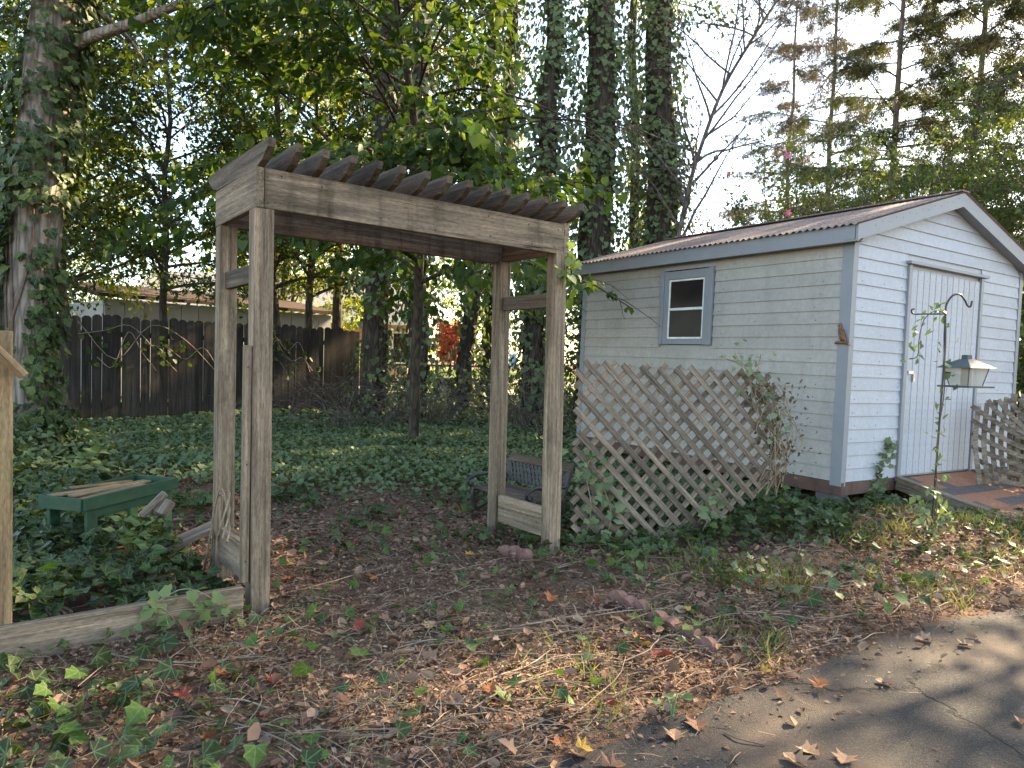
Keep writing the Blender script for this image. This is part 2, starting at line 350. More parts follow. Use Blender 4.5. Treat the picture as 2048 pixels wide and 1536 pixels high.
# soil
m, n, l, out = newmat('soil'); oc = objcoord(n, l, False)
a = noise_n(n, l, oc, 9, 10, .75); b2 = noise_n(n, l, oc, 120, 4, .7)
rp = ramp(n, [(.25, (.075, .045, .029)), (.5, (.165, .102, .066)), (.75, (.27, .185, .125))]); l.new(mathn(n, l, 'ADD', mathn(n, l, 'MULTIPLY', a.outputs[0], .45), mathn(n, l, 'MULTIPLY', b2.outputs[0], .55)), rp.inputs[0])
b = principled(n, .95, .1); l.new(rp.outputs[0], b.inputs['Base Color']); l.new(bump(n, l, b2.outputs[0], .02, .9), b.inputs['Normal']); l.new(b.outputs[0], out.inputs[0]); M['soil'] = m
# lawn
m, n, l, out = newmat('lawn'); oc = objcoord(n, l, False); a = noise_n(n, l, oc, .6, 8, .7); rp = ramp(n, [(.3, (.1, .13, .02)), (.7, (.2, .22, .045))]); l.new(a.outputs[0], rp.inputs[0])
b = principled(n, .9, .1); l.new(rp.outputs[0], b.inputs['Base Color']); l.new(b.outputs[0], out.inputs[0]); M['lawn'] = m
M['road'] = plain_mat('pale_road', (.3, .28, .26), .9, .2, 0, 4, .12)
# asphalt with cracks, pine dust and light aggregate
m, n, l, out = newmat('asphalt'); oc = objcoord(n, l, False)
fine = noise_n(n, l, oc, 170, 4, .8); dust = noise_n(n, l, oc, 1.5, 7, .65)
rp = ramp(n, [(.36, (.008, .0075, .007)), (.5, (.026, .0245, .024)), (.62, (.055, .052, .05)), (.7, (.17, .16, .15))]); l.new(fine.outputs[0], rp.inputs[0])
rd = ramp(n, [(.46, (0, 0, 0)), (.66, (1, 1, 1))]); l.new(dust.outputs[0], rd.inputs[0])
col = mixc(n, l, mathn(n, l, 'MULTIPLY', rd.outputs[0], .5), rp.outputs[0], (.15, .1, .068))
vo = n.new('ShaderNodeTexVoronoi'); vo.feature = 'DISTANCE_TO_EDGE'; vo.inputs['Scale'].default_value = 1.25
wn = noise_n(n, l, oc, 3.2, 7, .65); l.new(mixc(n, l, .22, oc, wn.outputs['Color']), vo.inputs['Vector'])
rc = ramp(n, [(0, (0, 0, 0)), (.006, (.1, .1, .1)), (.014, (1, 1, 1))]); l.new(vo.outputs[0], rc.inputs[0])
gt = noise_n(n, l, oc, 1.1, 3); rg = ramp(n, [(.42, (0, 0, 0)), (.5, (1, 1, 1))]); l.new(gt.outputs[0], rg.inputs[0])
crack = mixc(n, l, rg.outputs[0], (1, 1, 1), rc.outputs[0])
col = mixc(n, l, 1., col, mixc(n, l, .8, (1, 1, 1), crack), 'MULTIPLY')
b = principled(n, .8, .3); l.new(col, b.inputs['Base Color'])
l.new(bump(n, l, mathn(n, l, 'ADD', mathn(n, l, 'MULTIPLY', fine.outputs[0], .7), crack), .014, 1.), b.inputs['Normal']); l.new(b.outputs[0], out.inputs[0]); M['asphalt'] = m
# corrugated roof: metal under pine-needle litter
m, n, l, out = newmat('corrugated_roof'); oc = objcoord(n, l, False)
a = noise_n(n, l, mapping(n, l, oc, (1, 1, 1)), 45, 6, .75); c = noise_n(n, l, oc, 1.4, 5, .6)
rp = ramp(n, [(.3, (.11, .075, .06)), (.5, (.235, .17, .14)), (.7, (.4, .325, .28))]); l.new(a.outputs[0], rp.inputs[0])
rs = ramp(n, [(.35, (.75, .7, .7)), (.65, (1.1, 1.08, 1.05))]); l.new(c.outputs[0], rs.inputs[0])
b = principled(n, .8, .3); l.new(mixc(n, l, 1., rp.outputs[0], rs.outputs[0], 'MULTIPLY'), b.inputs['Base Color'])
l.new(bump(n, l, a.outputs[0], .01, .8), b.inputs['Normal']); l.new(b.outputs[0], out.inputs[0]); M['corr'] = m

# leaf templates ------------------------------------------------ (x along the leaf, z up)
def fan(outl, fold=.12, cx=.45):
    v = [(cx, 0, 0)] + [(x, y, abs(y) * fold) for x, y in outl]; k = len(outl)
    return v, [(0, 1 + i, 1 + (i + 1) % k) for i in range(k)]
T_OVAL = ([(0, 0, 0), (.45, -.27, .07), (1, 0, -.06), (.45, .27, .07)], [(0, 1, 2), (0, 2, 3)])
T_LONG = ([(0, 0, 0), (.45, -.16, .05), (1, 0, -.1), (.45, .16, .05)], [(0, 1, 2), (0, 2, 3)])
T_HEART = ([(0, 0, 0), (-.1, -.3, .06), (.12, -.46, .09), (.5, -.4, .08), (1.02, 0, -.1), (.5, .4, .08), (.12, .46, .09), (-.1, .3, .06)],
           [(0, 1, 2), (0, 2, 3), (0, 3, 4), (0, 4, 5), (0, 5, 6), (0, 6, 7)])
T_IVY = fan([(0, 0), (-.12, -.22), (.0, -.55), (.24, -.42), (.5, -.5), (.64, -.31), (1.0, 0), (.64, .31), (.5, .5), (.24, .42), (0, .55), (-.12, .22)], .14, .3)
T_IVYB = fan([(0, 0), (-.1, -.26), (.1, -.48), (.42, -.36), (.75, -.2), (1.02, 0), (.75, .2), (.42, .36), (.1, .48), (-.1, .26)], .12, .3)
T_IVY5 = ([(0, 0, 0), (.05, -.5, .06), (.55, -.38, .04), (1, 0, -.06), (.55, .38, .04), (.05, .5, .06)], [(0, 1, 2), (0, 2, 3), (0, 3, 4), (0, 4, 5)])
T_MAPLE = fan([(0, 0), (.05, -.3), (-.02, -.55), (.3, -.36), (.5, -.66), (.6, -.26), (.78, -.3), (1.05, 0), (.78, .3), (.6, .26), (.5, .66), (.3, .36), (-.02, .55), (.05, .3)], .3, .38)
T_NEEDLE = ([(0, -.06, 0), (0, .06, 0), (1, 0, 0)], [(0, 1, 2)])
T_SPRAY = ([(0, -.03, 0), (.3, -.2, .02), (.45, -.07, 0), (.75, -.15, -.03), (1, 0, -.08), (.75, .15, -.03), (.45, .07, 0), (.3, .2, .02)],
           [(0, 1, 2), (0, 2, 6), (0, 6, 7), (2, 3, 4), (2, 4, 6), (4, 5, 6)])
T_SPRAY3 = ([(0, 0, 0), (.5, -.36, -.03), (.62, -.22, -.03), (1, -.06, -.12), (1, .07, -.12), (.62, .22, -.03), (.5, .36, -.03), (0, .03, 0)], [(0, 1, 2), (0, 3, 4), (0, 5, 6)])
T_CURL = ([(0, 0, .1), (.3, -.3, .28), (.75, -.22, .22), (1, 0, .12), (.75, .22, .26), (.3, .3, .2), (.5, 0, 0)], [(0, 1, 6), (1, 2, 6), (2, 3, 6), (3, 4, 6), (4, 5, 6), (5, 0, 6)])
T_STRIP = ([(0, -.009, 0), (0, .009, 0), (.5, .013, .06), (.5, -.013, .06), (1, .0, .0)], [(0, 1, 2), (0, 2, 3), (3, 2, 4)])
T_BIT = ([(0, 0, 0), (.5, -.3, .12), (1, 0, .03), (.5, .3, .16)], [(0, 1, 2), (0, 2, 3)])

# ------------------------------------------------------------------ zones of the yard
EDGE = [(-9., -4.6), (-2.2, .25), (-.35, 1.78), (.12, 2.09), (.3, 2.19), (.48, 2.36), (.7, 2.46), (.92, 2.65), (1.15, 2.76), (1.42, 2.98), (1.8, 3.21), (2.1, 3.4), (2.67, 3.66), (3.4, 3.95), (4.6, 4.35), (7, 5.0), (14, 6.2)]
_ex = np.array([e[0] for e in EDGE]); _ey = np.array([e[1] for e in EDGE])
def off_asphalt(x, y): return y - np.interp(x, _ex, _ey)
AYAW = .6499; AC, AS = math.cos(AYAW), math.sin(AYAW); A0 = (-1.188, 3.283)
SYAW = .5682; SC, SS = math.cos(SYAW), math.sin(SYAW); S0 = (2.763, 5.951)
def arb(x, y): dx = x - A0[0]; dy = y - A0[1]; return dx * AC + dy * AS, -dx * AS + dy * AC     # u along front, v backwards
def shd(x, y): dx = x - S0[0]; dy = y - S0[1]; return dx * SC + dy * SS, -dx * SS + dy * SC
def sm(a, b, x): t = np.clip((x - a) / (b - a), 0, 1); return t * t * (3 - 2 * t)
def ground_z(x, y):
    x = np.asarray(x, float); y = np.asarray(y, float)
    z = .05 * (vnoise(x, y, .8, 3) - .5) + .02 * (vnoise(x, y, 3, 4) - .5)
    z = z * sm(0, .5, off_asphalt(x, y))
    z = z + .06 * sm(12, 18, y) * sm(26, 21, y)
    hx = np.hypot(x - 3.35, y - 5.4); z = z + .09 * np.exp(-(hx / .7) ** 2)
    u, v = shd(x, y); z = np.where((u > -.1) & (v > -.05), np.minimum(z, 0.), z)
    return np.where(off_asphalt(x, y) < 0, -.012, z)
def ivy_cover(x, y):
    """0..1 density and height of the ivy at a ground point"""
    x = np.asarray(x, float); y = np.asarray(y, float); u, v = arb(x, y)
    n1 = vnoise(x, y, 1.3, 11); n2 = vnoise(x, y, 3.5, 12)
    back = sm(5.8, 7., y + .9 * (n1 - .5) + .12 * x) * np.maximum(sm(1.6, .8, x), sm(9, 10, y))
    left = sm(.02, -.12, u) * sm(.02, .15, v) * (1 - back)
    midp = sm(.52, .75, n1 * .6 + n2 * .4) * sm(4.7, 5.4, y) * .6 * sm(1.4, .9, x)
    front = (sm(-.1, -.5, u) * .2 + sm(.5, -1.2, u) * .14) * sm(.05, -.1, v) * (.25 + n2)
    # band under the lattice and along the shed's foot
    du = (x - .45) * .95 + (y - 4.72) * .31; dv = -(x - .45) * .31 + (y - 4.72) * .95
    lat = sm(-.45, -.1, dv + .25 * (n2 - .5)) * sm(1.5, .9, dv) * sm(-.35, 0., du) * sm(2.35, 1.9, du)
    su, sv = shd(x, y)
    foot = sm(-.32, -.1, sv + .2 * (n2 - .5)) * sm(.2, 0, sv) * sm(-.7, -.2, su) * sm(.95, .7, su)
    side = sm(-1.2, -.3, su) * sm(.2, 0, su) * sm(-.1, .3, sv)
    rest = .05 * sm(.35, .6, n2) + .09 * sm(.45, .6, n1) * sm(3.6, 4.6, y)
    rest = rest + .25 * sm(.9, .2, np.hypot(x - .9, y - 4.15)) * n2 + .25 * sm(.5, .2, np.abs(v - .3)) * sm(1.3, 1.8, u) * sm(2.3, 1.9, u)
    d = np.maximum.reduce([back, left, midp, lat * .6, foot * .7, side * .8]) ; d = np.maximum(d, front + rest)
    d = d * (off_asphalt(x, y) > .12)
    inside = (su > .02) & (su < 2.95) & (sv > .1) & (sv < 3.6)
    return np.where(inside, 0, np.clip(d, 0, 1))
def ivy_h(x, y, d):
    u, v = arb(x, y)
    h = .05 + .09 * d * (.4 + vnoise(x, y, 2.1, 21)) + .1 * sm(0, -.5, u) * sm(0, .3, v) * vnoise(x, y, 1.7, 22)
    h = h + .2 * np.exp(-((x - 1.75) / .5) ** 2 - ((y - 5.25) / .35) ** 2) + .45 * np.exp(-((x + 5.1) / .8) ** 2 - ((y - 7.3) / .7) ** 2)
    h = h * (1 - .45 * sm(2, 2.8, x)); return h + .1 * sm(11, 14, y) * vnoise(x, y, .9, 23)

# ground, one sheet to the horizon
gx = np.concatenate([[-900, -300, -100, -45, -25], np.linspace(-16, 16, 130), [25, 45, 100, 300, 900]])
gy = np.concatenate([[-300, -60, -20, -6], np.linspace(-2, 27, 120), [32, 40, 60, 100, 200, 400, 1500]])
XX, YY = np.meshgrid(gx, gy); ZZ = ground_z(XX, YY); ZZ = np.where((np.abs(XX) > 16) | (YY > 27) | (YY < -2), -.03, ZZ)
nxg = len(gx); idx = np.arange(len(gx) * len(gy)).reshape(len(gy), nxg)
F = np.stack([idx[:-1, :-1], idx[:-1, 1:], idx[1:, 1:], idx[1:, :-1]], -1).reshape(-1, 4)
g = mobj('ground', npmesh('ground', np.stack([XX, YY, ZZ], -1).reshape(-1, 3), F, None, True), M['soil']); tag(g, kind='structure')
# driveway sheet with ragged edge
ed = []
for (x0, y0), (x1, y1) in zip(EDGE[:-1], EDGE[1:]):
    k = max(1, int(math.hypot(x1 - x0, y1 - y0) / .05)) if -1 < x0 < 6 else 1
    for t in range(k):
        s = t / k; j = .014 * random.uniform(-1, 1) if k > 1 else 0
        ed.append((x0 + (x1 - x0) * s + j, y0 + (y1 - y0) * s - j, .004))
ed.append((14, 6.2, .004)); nb = len(ed)
vs = ed + [(x + .004, y - .006, -.02) for x, y, z in ed] + [(x, -60, .004) for x, y, z in ed]
fs = [(i, i + 1, nb + i + 1, nb + i) for i in range(nb - 1)] + [(i, 2 * nb + i, 2 * nb + i + 1, i + 1) for i in range(nb - 1)]
dr = pyd('driveway', vs, fs, M['asphalt']); tag(dr, kind='structure')
# sunlit lawn and road beyond the trees
tag(pyd('lawn', [(-60, 23.5, .14), (60, 23.5, .14), (120, 95, .3), (-120, 95, .3)], [(0, 1, 2, 3)], M['lawn']), kind='structure')
tag(pyd('road', [(-60, 36, .2), (60, 30, .2), (60, 34, .215), (-60, 40.5, .222)], [(0, 1, 2, 3)], M['road']), kind='structure')
tag(pyd('gravel_path', [(-6, 24.5, .152), (14, 24.0, .152), (14, 27.5, .165), (-6, 27, .164)], [(0, 1, 2, 3)], M['road']), kind='structure')

# ------------------------------------------------------------------ arbor
AM = Matrix.Translation((A0[0], A0[1], 0)) @ Matrix.Rotation(AYAW, 4, 'Z')
AL, AW, PH = 1.9057, .6748, 1.883
ar = empty('arbor', AM, 'weathered grey wooden garden arbor with fifteen slanted rafters over four posts', 'arbor')
for u in (.046, AL - .046):
    for v in (.046, AW - .046):
        board('post', (u, v, -.1), (u + random.uniform(-.006, .006), v, PH - .001), .089, .089, (0, -1, 0), M['wood'], ar, .004, AM)
zb = PH + .092
for u in (.018, AL - .018): board('end_board', (u, -.001, zb), (u, AW + .001, zb), .184, .036, (1, 0, 0), M['wood'], ar, .003, AM)
for v in (.019, AW - .019): board('beam', (.0385, v, zb), (AL - .0385, v, zb - .012), .184, .038, (0, -1, 0), M['wood_beam'], ar, .003, AM)
prof = [(.03, .002), (-.05, .022), (-.12, .066), (-.125, .103), (AW + .125, .103), (AW + .12, .066), (AW + .05, .022), (AW - .03, .002)]
for i in range(15):
    u = .02 + (AL - .04) * i / 14 + random.uniform(-.006, .006); t = .017
    # local x runs along the rafter so the grain follows it
    W = AM @ Matrix.Translation((u, 0, PH + .185 - .0005 * i)) @ Matrix.Rotation(math.pi / 2 , 4, 'Z') @ Matrix.Rotation(random.uniform(-.02, .02), 4, 'Z')
    vs = [(a, s * t, b + .0) for s in (-1, 1) for a, b in prof]; k = len(prof)
    fs = [tuple(range(k - 1, -1, -1)), tuple(range(k, 2 * k))] + [(j, (j + 1) % k, k + (j + 1) % k, k + j) for j in range(k)]
    pyd('rafter', vs, fs, M['wood_dark'], ar, W)
for u in (.046, AL - .046):
    board('rail', (u, .0915, 1.595), (u, AW - .0915, 1.595), .089, .036, (1, 0, 0), M['wood_dark'], ar, .003, AM)
board('lower_board', (.03, .0915, .2), (.03, AW - .0915, .2), .184, .03, (1, 0, 0), M['wood'], ar, .003, AM)
board('lower_board', (.07, .0915, .19), (.07, AW - .0915, .19), .184, .03, (1, 0, 0), M['wood'], ar, .003, AM)
board('lower_board', (AL - .05, .0915, .2), (AL - .05, AW - .0915, .2), .184, .036, (1, 0, 0), M['wood'], ar, .003, AM)
board('batten', (-.024, .03, .15), (-.02, .03, 1.25), .034, .036, (0, -1, 0), M['wood'], ar, .003, AM)

V = []; F = []
def screw(u, v, z, ex, r=.006):
    b = len(V); V.extend([Vector((u, v, z)) + Vector(ex) * r * math.cos(k * 1.047) + Vector((0, 0, 1)) * r * math.sin(k * 1.047) for k in range(6)]); F.append(tuple(range(b, b + 6)))
for u in (.06, .1, .3, .62, .95, 1.3, 1.6, AL - .1, AL - .06):
    for z in (PH + .03, PH + .15): screw(u + random.uniform(-.02, .02), -.002, z + random.uniform(-.01, .01) - .006 * u, (1, 0, 0))
for v in (.03, .2, .45, AW - .04):
    for z in (PH + .04, PH + .14): screw(-.0025, v, z, (0, -1, 0))
for z in (.25, .7, 1.15): screw(-.022, .0095, z, (1, 0, 0), .0045)
tag(pyd('screw_heads', V, F, M['dark'], ar, AM), kind='stuff')

# ------------------------------------------------------------------ remnant of the garden border left of the arbor
fb = empty('border_fence', AM @ Matrix.Translation((-.95, .03, 0)), 'tan wooden post with nailed brace stub and long low board beside arbor', 'fence')
board('kick_board', (-1.5, -.022, .07), (-.045, -.022, .075), .15, .036, (0, -1, 0), M['wood'], fb, .003, AM)
board('post', (-.952, .047, -.1), (-.952, .047, 1.275), .09, .09, (0, -1, 0), M['wood_warm'], fb, .004, AM)
a, b = D(-26, 680, 2.64), D(48, 752, 2.72)
board('brace', a, b, .055, .022, (-.6, -.8, 0), M['wood_warm'], fb, .002)

# ------------------------------------------------------------------ garden shed
SM = Matrix.Translation((S0[0], S0[1], .266)) @ Matrix.Rotation(SYAW, 4, 'Z') @ Matrix.Rotation(.0138, 4, 'X') @ Matrix.Rotation(.0135, 4, 'Y')
SL, SW, SH = 3.56, 2.995, 2.044
sh = empty('garden_shed', SM, 'pale garden shed with lap siding, blue grey trim and corrugated roof', 'shed')
RS = .31
def rake(u): return 2.05 + RS * (min(u, SW - u))
HW = SW / 2
def spyd(name, vs, fs, mat, parent=sh, smooth=False): return pyd(name, vs, fs, mat, parent, SM, smooth)
def sbox(name, a, b, mat, parent=sh, bev=.002):
    c = [(p + q) / 2 for p, q in zip(a, b)]; s = [abs(q - p) for p, q in zip(a, b)]
    ax = max(range(3), key=lambda i: s[i]); W = SM @ Matrix.Translation(c)
    if ax == 2: return mobj(name, boxmesh(s[2], s[1], s[0], bev, mat.name), mat, parent, W @ Matrix.Rotation(-math.pi / 2, 4, 'Y'))
    if ax == 1: return mobj(name, boxmesh(s[1], s[0], s[2], bev, mat.name), mat, parent, W @ Matrix.Rotation(math.pi / 2, 4, 'Z'))
    return mobj(name, boxmesh(s[0], s[1], s[2], bev, mat.name), mat, parent, W)
# core behind the siding
cv = [(.004, .004, 0), (SW - .004, .004, 0), (SW - .004, .004, 2.05), (HW, .004, 2.05 + RS * HW), (.004, .004, 2.05)]
cv += [(x, SL - .004, z) for x, y, z in cv]
spyd('wall', cv, [(4, 3, 2, 1, 0), (5, 6, 7, 8, 9), (0, 1, 6, 5), (1, 2, 7, 6), (4, 0, 5, 9), (2, 3, 8, 7), (3, 4, 9, 8)], M['siding'])
PITCHS = .1107
def lap(face, a0b, a1b, a0t, a1t, z0, z1):
    jit = random.uniform(0, .0015)
    pts = []
    for (a, z, d) in ((a0b, z0, .0135 + jit), (a1b, z0, .0135 + jit), (a1t, z1, .003), (a0t, z1, .003)):
        pts.append((a, z, d))
    inner = [(a0b, z0, -.002), (a1b, z0, -.002), (a1t, z1, -.002), (a0t, z1, -.002)]
    P = [(-d, a, z) if face == 'L' else (a, -d, z) for a, z, d in pts + inner]
    spyd('siding_board', P, [(0, 1, 2, 3), (7, 6, 5, 4), (0, 4, 5, 1), (1, 5, 6, 2), (2, 6, 7, 3), (3, 7, 4, 0)], M['siding_side_shade' if face == 'L' else 'siding'])
WV0, WV1, WZ0, WZ1 = 1.4615, 2.1936, 1.137, 1.927
DU0, DU1, DZ = .8636, 2.1067, 1.87
r = 0; z = 0.
while z < 2.02:
    z1 = min(z + PITCHS + .004, 2.05)
    if z1 > WZ0 + .02 and z < WZ1 - .02:
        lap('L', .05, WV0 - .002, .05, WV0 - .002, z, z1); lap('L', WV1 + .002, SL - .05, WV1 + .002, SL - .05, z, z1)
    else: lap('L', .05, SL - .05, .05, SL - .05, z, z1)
    z += PITCHS
z = 0.
while z < 2.5:
    z1 = z + PITCHS + .004
    def span(zz):
        if zz <= 2.05: return .05, SW - .05
        q = (zz - 2.05) / RS; return max(.05, q), min(SW - .05, SW - q)
    b0, b1 = span(z); t0, t1 = span(z1)
    if z < DZ + .02:
        lap('F', b0, DU0 - .055, t0, DU0 - .055, z, z1); lap('F', DU1 + .05, b1, DU1 + .05, t1, z, z1)
    elif b1 - b0 > .05: lap('F', b0, b1, t0, max(t1, t0 + .01), z, z1)
    z += PITCHS
# corner trims (angle profiles)
def corner(u, s, name='corner_trim'):
    w = .085; p = .018
    if s > 0: vs = [(u - p, w), (u - p, -p), (u + w * .55, -p), (u + w * .55, 0), (u + .001, 0), (u + .001, w)]
    else: vs = [(u + p, w), (u + p, -p), (u - w * .55, -p), (u - w * .55, 0), (u - .001, 0), (u - .001, w)]
    k = len(vs); V = [(a, b, -.035) for a, b in vs] + [(a, b, 2.045) for a, b in vs]
    F = [tuple(range(k)), tuple(range(2 * k - 1, k - 1, -1))] + [(i, (i + 1) % k, k + (i + 1) % k, k + i) for i in range(k)]
    spyd(name, V, F, M['trim'])
corner(0, 1); corner(SW, -1)
sbox('corner_trim', (-.017, SL - .06, -.02), (-.001, SL + .02, 2.04), M['trim'])
# eave and rake fascia, soffit
EO = .11
ez = 2.05 - RS * EO
sbox('fascia', (-EO - .02, -.085, ez - .035), (-EO, SL + .1, ez + .1), M['trim'])
sbox('fascia', (SW + EO, -.085, ez - .035), (SW + EO + .02, SL + .1, ez + .1), M['trim'])
spyd('soffit', [(-EO, -.09, ez - .03), (0, -.09, ez - .025), (0, SL + .1, ez - .025), (-EO, SL + .1, ez - .03)], [(0, 1, 2, 3)], M['trim'])
for s in (0, 1):
    def ux(u): return u if s == 0 else SW - u
    u0, u1 = -EO - .024, HW
    lo = lambda u: 2.05 + RS * u - .02; hi = lambda u: 2.05 + RS * u + .105
    V = [(ux(u0), -.115, lo(u0)), (ux(u1), -.115, lo(u1)), (ux(u1), -.115, hi(u1)), (ux(u0), -.115, hi(u0))]
    V += [(x, -.095, zz) for x, y, zz in V]
    f = [(0, 1, 2, 3), (7, 6, 5, 4), (0, 4, 5, 1), (1, 5, 6, 2), (2, 6, 7, 3), (3, 7, 4, 0)]
    spyd('rake_board', V, f, M['trim'])
    spyd('soffit', [(ux(u0), -.096, lo(u0) + .01), (ux(u1), -.096, lo(u1) + .01), (ux(u1), .0, lo(u1) + .01), (ux(u0), .0, lo(u0) + .01)], [(0, 1, 2, 3)], M['trim'])
# corrugated roof sheets
nv = 420; vv = np.linspace(-.13, SL + .14, nv); wv = .009 * np.cos(vv / .067 * 2 * np.pi)
for s in (0, 1):
    us = np.array([-EO - .055, .3, .8, 1.2, HW]); V = []
    for u in us:
        zz = 2.05 + RS * u + .115 + wv - .012 * np.sin(np.clip(vv / SL, 0, 1) * np.pi) * (u / HW)
        V.append(np.stack([np.full(nv, u if s == 0 else SW - u), vv, zz], 1))
    V = np.concatenate(V); i = np.arange(nv * 5).reshape(5, nv)
    F = np.stack([i[:-1, :-1], i[:-1, 1:], i[1:, 1:], i[1:, :-1]], -1).reshape(-1, 4)
    if s: F = F[:, ::-1]
    mobj('roof_sheet', npmesh('roof_sheet', V, F, None, False), M['corr'], sh, SM)
sbox('ridge_cap', (HW - .07, -.13, 2.05 + RS * HW + .112), (HW + .07, SL + .14, 2.05 + RS * HW + .126), M['corr'])
# floor skids, with dark crawl space on blocks
sbox('skid', (-.012, -.02, -.115), (.026, SL, -.004), M['skid'])
sbox('skid', (.03, -.012, -.113), (SW, .026, -.004), M['skid'])
sbox('skid', (SW - .03, .03, -.115), (SW, SL, -.004), M['skid'])
for u, v in ((.1, .1), (SW - .25, .1), (.1, SL - .3), (SW - .25, SL - .3), (.1, 1.8)):
    sbox('foundation_block', (u, v, -.32), (u + .19, v + .19, -.116), M['block'])
# window
wd = sbox('window', (-.016, WV0, WZ0), (-.006, WV1, WZ1), M['glass'], sh, 0)
def wbox(name, v0, v1, z0, z1, x0, x1, mat): sbox(name, (x0, v0, z0), (x1, v1, z1), mat, wd, .003)
wbox('frame', WV0, WV0 + .055, WZ0, WZ1, -.045, .0, M['trim']); wbox('frame', WV1 - .055, WV1, WZ0, WZ1, -.045, .0, M['trim'])
wbox('frame', WV0 + .0565, WV0 + .115, WZ0 + .0025, WZ1 - .012, -.034, 0, M['trim']); wbox('frame', WV1 - .115, WV1 - .0565, WZ0 + .0025, WZ1 - .012, -.034, 0, M['trim'])
wbox('frame', WV0 + .117, WV1 - .117, WZ1 - .1, WZ1 - .014, -.034, 0, M['trim']); wbox('sill', WV0 + .117, WV1 - .117, WZ0 + .005, WZ0 + .06, -.038, 0, M['trim'])
i0, i1, j0, j1 = WV0 + .117, WV1 - .117, WZ0 + .062, WZ1 - .102; jm = (j0 + j1) / 2
for a0, a1, c0, c1 in ((i0, i0 + .02, j0, j1), (i1 - .02, i1, j0, j1), (i0 + .022, i1 - .022, j1 - .02, j1), (i0 + .022, i1 - .022, j0, j0 + .02)):
    wbox('sash', a0, a1, c0, c1, -.026, -.014, M['sash'])
wbox('sash', i0 + .022, i1 - .022, jm - .014, jm + .014, -.03, -.0135, M['sash'])
# door: ribbed panels, jambs, header, latch
for a, b in ((DU0 - .055, DU0 - .005), (DU1 + .003, DU1 + .05)): sbox('door_jamb', (a, -.032, -.03), (b, 0, DZ + .03), M['trim'])
sbox('door_header', (DU0 - .085, -.058, DZ + .033), (DU1 + .1, 0, DZ + .06), M['trim'])
door = sbox('door', (DU0, -.006, .01), (DU1, .003, DZ), M['siding'])
nP = 12; pw = (DU1 - DU0 - .006) / nP
for i in range(nP):
    a = DU0 + .003 + i * pw
    sbox('door_panel', (a + .004, -.02, .015), (a + pw - .004, -.0062, DZ - .006), M['siding'], door, .005)
hs = sbox('latch', (DU0 + .03, -.03, .93), (DU0 + .12, -.0205, .96), M['metal'], door)
sbox('padlock', (DU0 + .095, -.04, .86), (DU0 + .125, -.0305, .93), M['metal'], door)

# nail heads, too small to pick apart
V = []; F = []
def nail(p, ex, ey, r=.0055):
    b = len(V); p = Vector(p); V.extend([p + ex * r * math.cos(k * 1.047) + ey * r * math.sin(k * 1.047) for k in range(6)]); F.append(tuple(range(b, b + 6)))
zz = Vector((0, 0, 1))
for r_ in range(18):
    for v in (.3, .95, 1.35, 2.3, 2.9, 3.3):
        if random.random() < .6: nail((-.0125, v + random.uniform(-.05, .05), r_ * PITCHS + .03), Vector((0, -1, 0)), zz)
    for u in (.12, .45, .75, 2.25, 2.6, 2.85):
        if random.random() < .6: nail((u + random.uniform(-.03, .03), -.0125, r_ * PITCHS + .03), Vector((1, 0, 0)), zz)
for i in range(nP):
    for z_ in (.06, .6, 1.2, 1.78): nail((DU0 + .003 + (i + .5) * pw, -.0207, z_), Vector((1, 0, 0)), zz, .0045)
for k in range(14): nail((.1 + .1 * k, -.1165, 2.05 + RS * (.1 + .1 * k) + .05 + .02 * (k % 2)), Vector((1, 0, 0)), zz)
tag(spyd('nail_heads', V, F, M['dark']), kind='stuff')
# eagle ornament on the corner trim
EM = SM @ Matrix.Translation((-.024, .045, 1.16)) @ Matrix.Rotation(math.pi / 2, 4, 'Z') @ Matrix.Rotation(math.pi, 4, 'Z')
eg = empty('eagle_ornament', EM, 'small rusty brown eagle figure perched on the shed corner', 'ornament')
def lump(name, rings, mat, parent, W, seg=8):   # rings: centre xyz, rx, ry
    V = []
    for (x, y, z), a, b in rings:
        for k in range(seg):
            th = 2 * math.pi * k / seg; V.append((x + a * math.cos(th), y + b * math.sin(th), z))
    n_ = len(rings)
    F = [(i * seg + k, i * seg + (k + 1) % seg, (i + 1) * seg + (k + 1) % seg, (i + 1) * seg + k) for i in range(n_ - 1) for k in range(seg)]
    F += [tuple(range(seg - 1, -1, -1)), tuple(range((n_ - 1) * seg, n_ * seg))]
    return pyd(name, V, F, mat, parent, W, True)
lump('body', [((.0, 0, .02), .014, .008), ((.008, 0, .04), .03, .016), ((.0, 0, .075), .034, .019), ((-.012, 0, .115), .026, .017), ((-.018, 0, .135), .015, .012), ((-.02, 0, .15), .016, .013), ((-.022, 0, .165), .011, .009), ((-.022, 0, .172), .004, .004)], M['eagle'], eg, EM)
pyd('beak', [(-.03, -.005, .158), (-.03, .005, .158), (-.032, 0, .148), (-.05, 0, .146)], [(0, 1, 3), (1, 2, 3), (2, 0, 3), (0, 2, 1)], M['eagle'], eg, EM)
for s in (-1, 1):
    pyd('wing', [(-.012, s * .017, .125), (.014, s * .024, .12), (.045, s * .016, .05), (.062, s * .008, .0), (.03, s * .02, .03), (.005, s * .024, .06), (-.012, s * .021, .09)], [(0, 1, 2, 3, 4, 5, 6)], M['eagle'], eg, EM)
pyd('tail', [(.03, -.012, .04), (.03, .012, .04), (.075, .014, -.018), (.075, -.014, -.018), (.045, -.012, -.01), (.045, .012, -.01)], [(0, 1, 2, 3), (3, 2, 5, 4), (4, 5, 1, 0)], M['eagle'], eg, EM)
lump('perch', [((-.0, 0, -.006), .06, .012), ((.0, 0, .006), .066, .016), ((.0, 0, .018), .05, .012)], M['eagle'], eg, EM, 10)

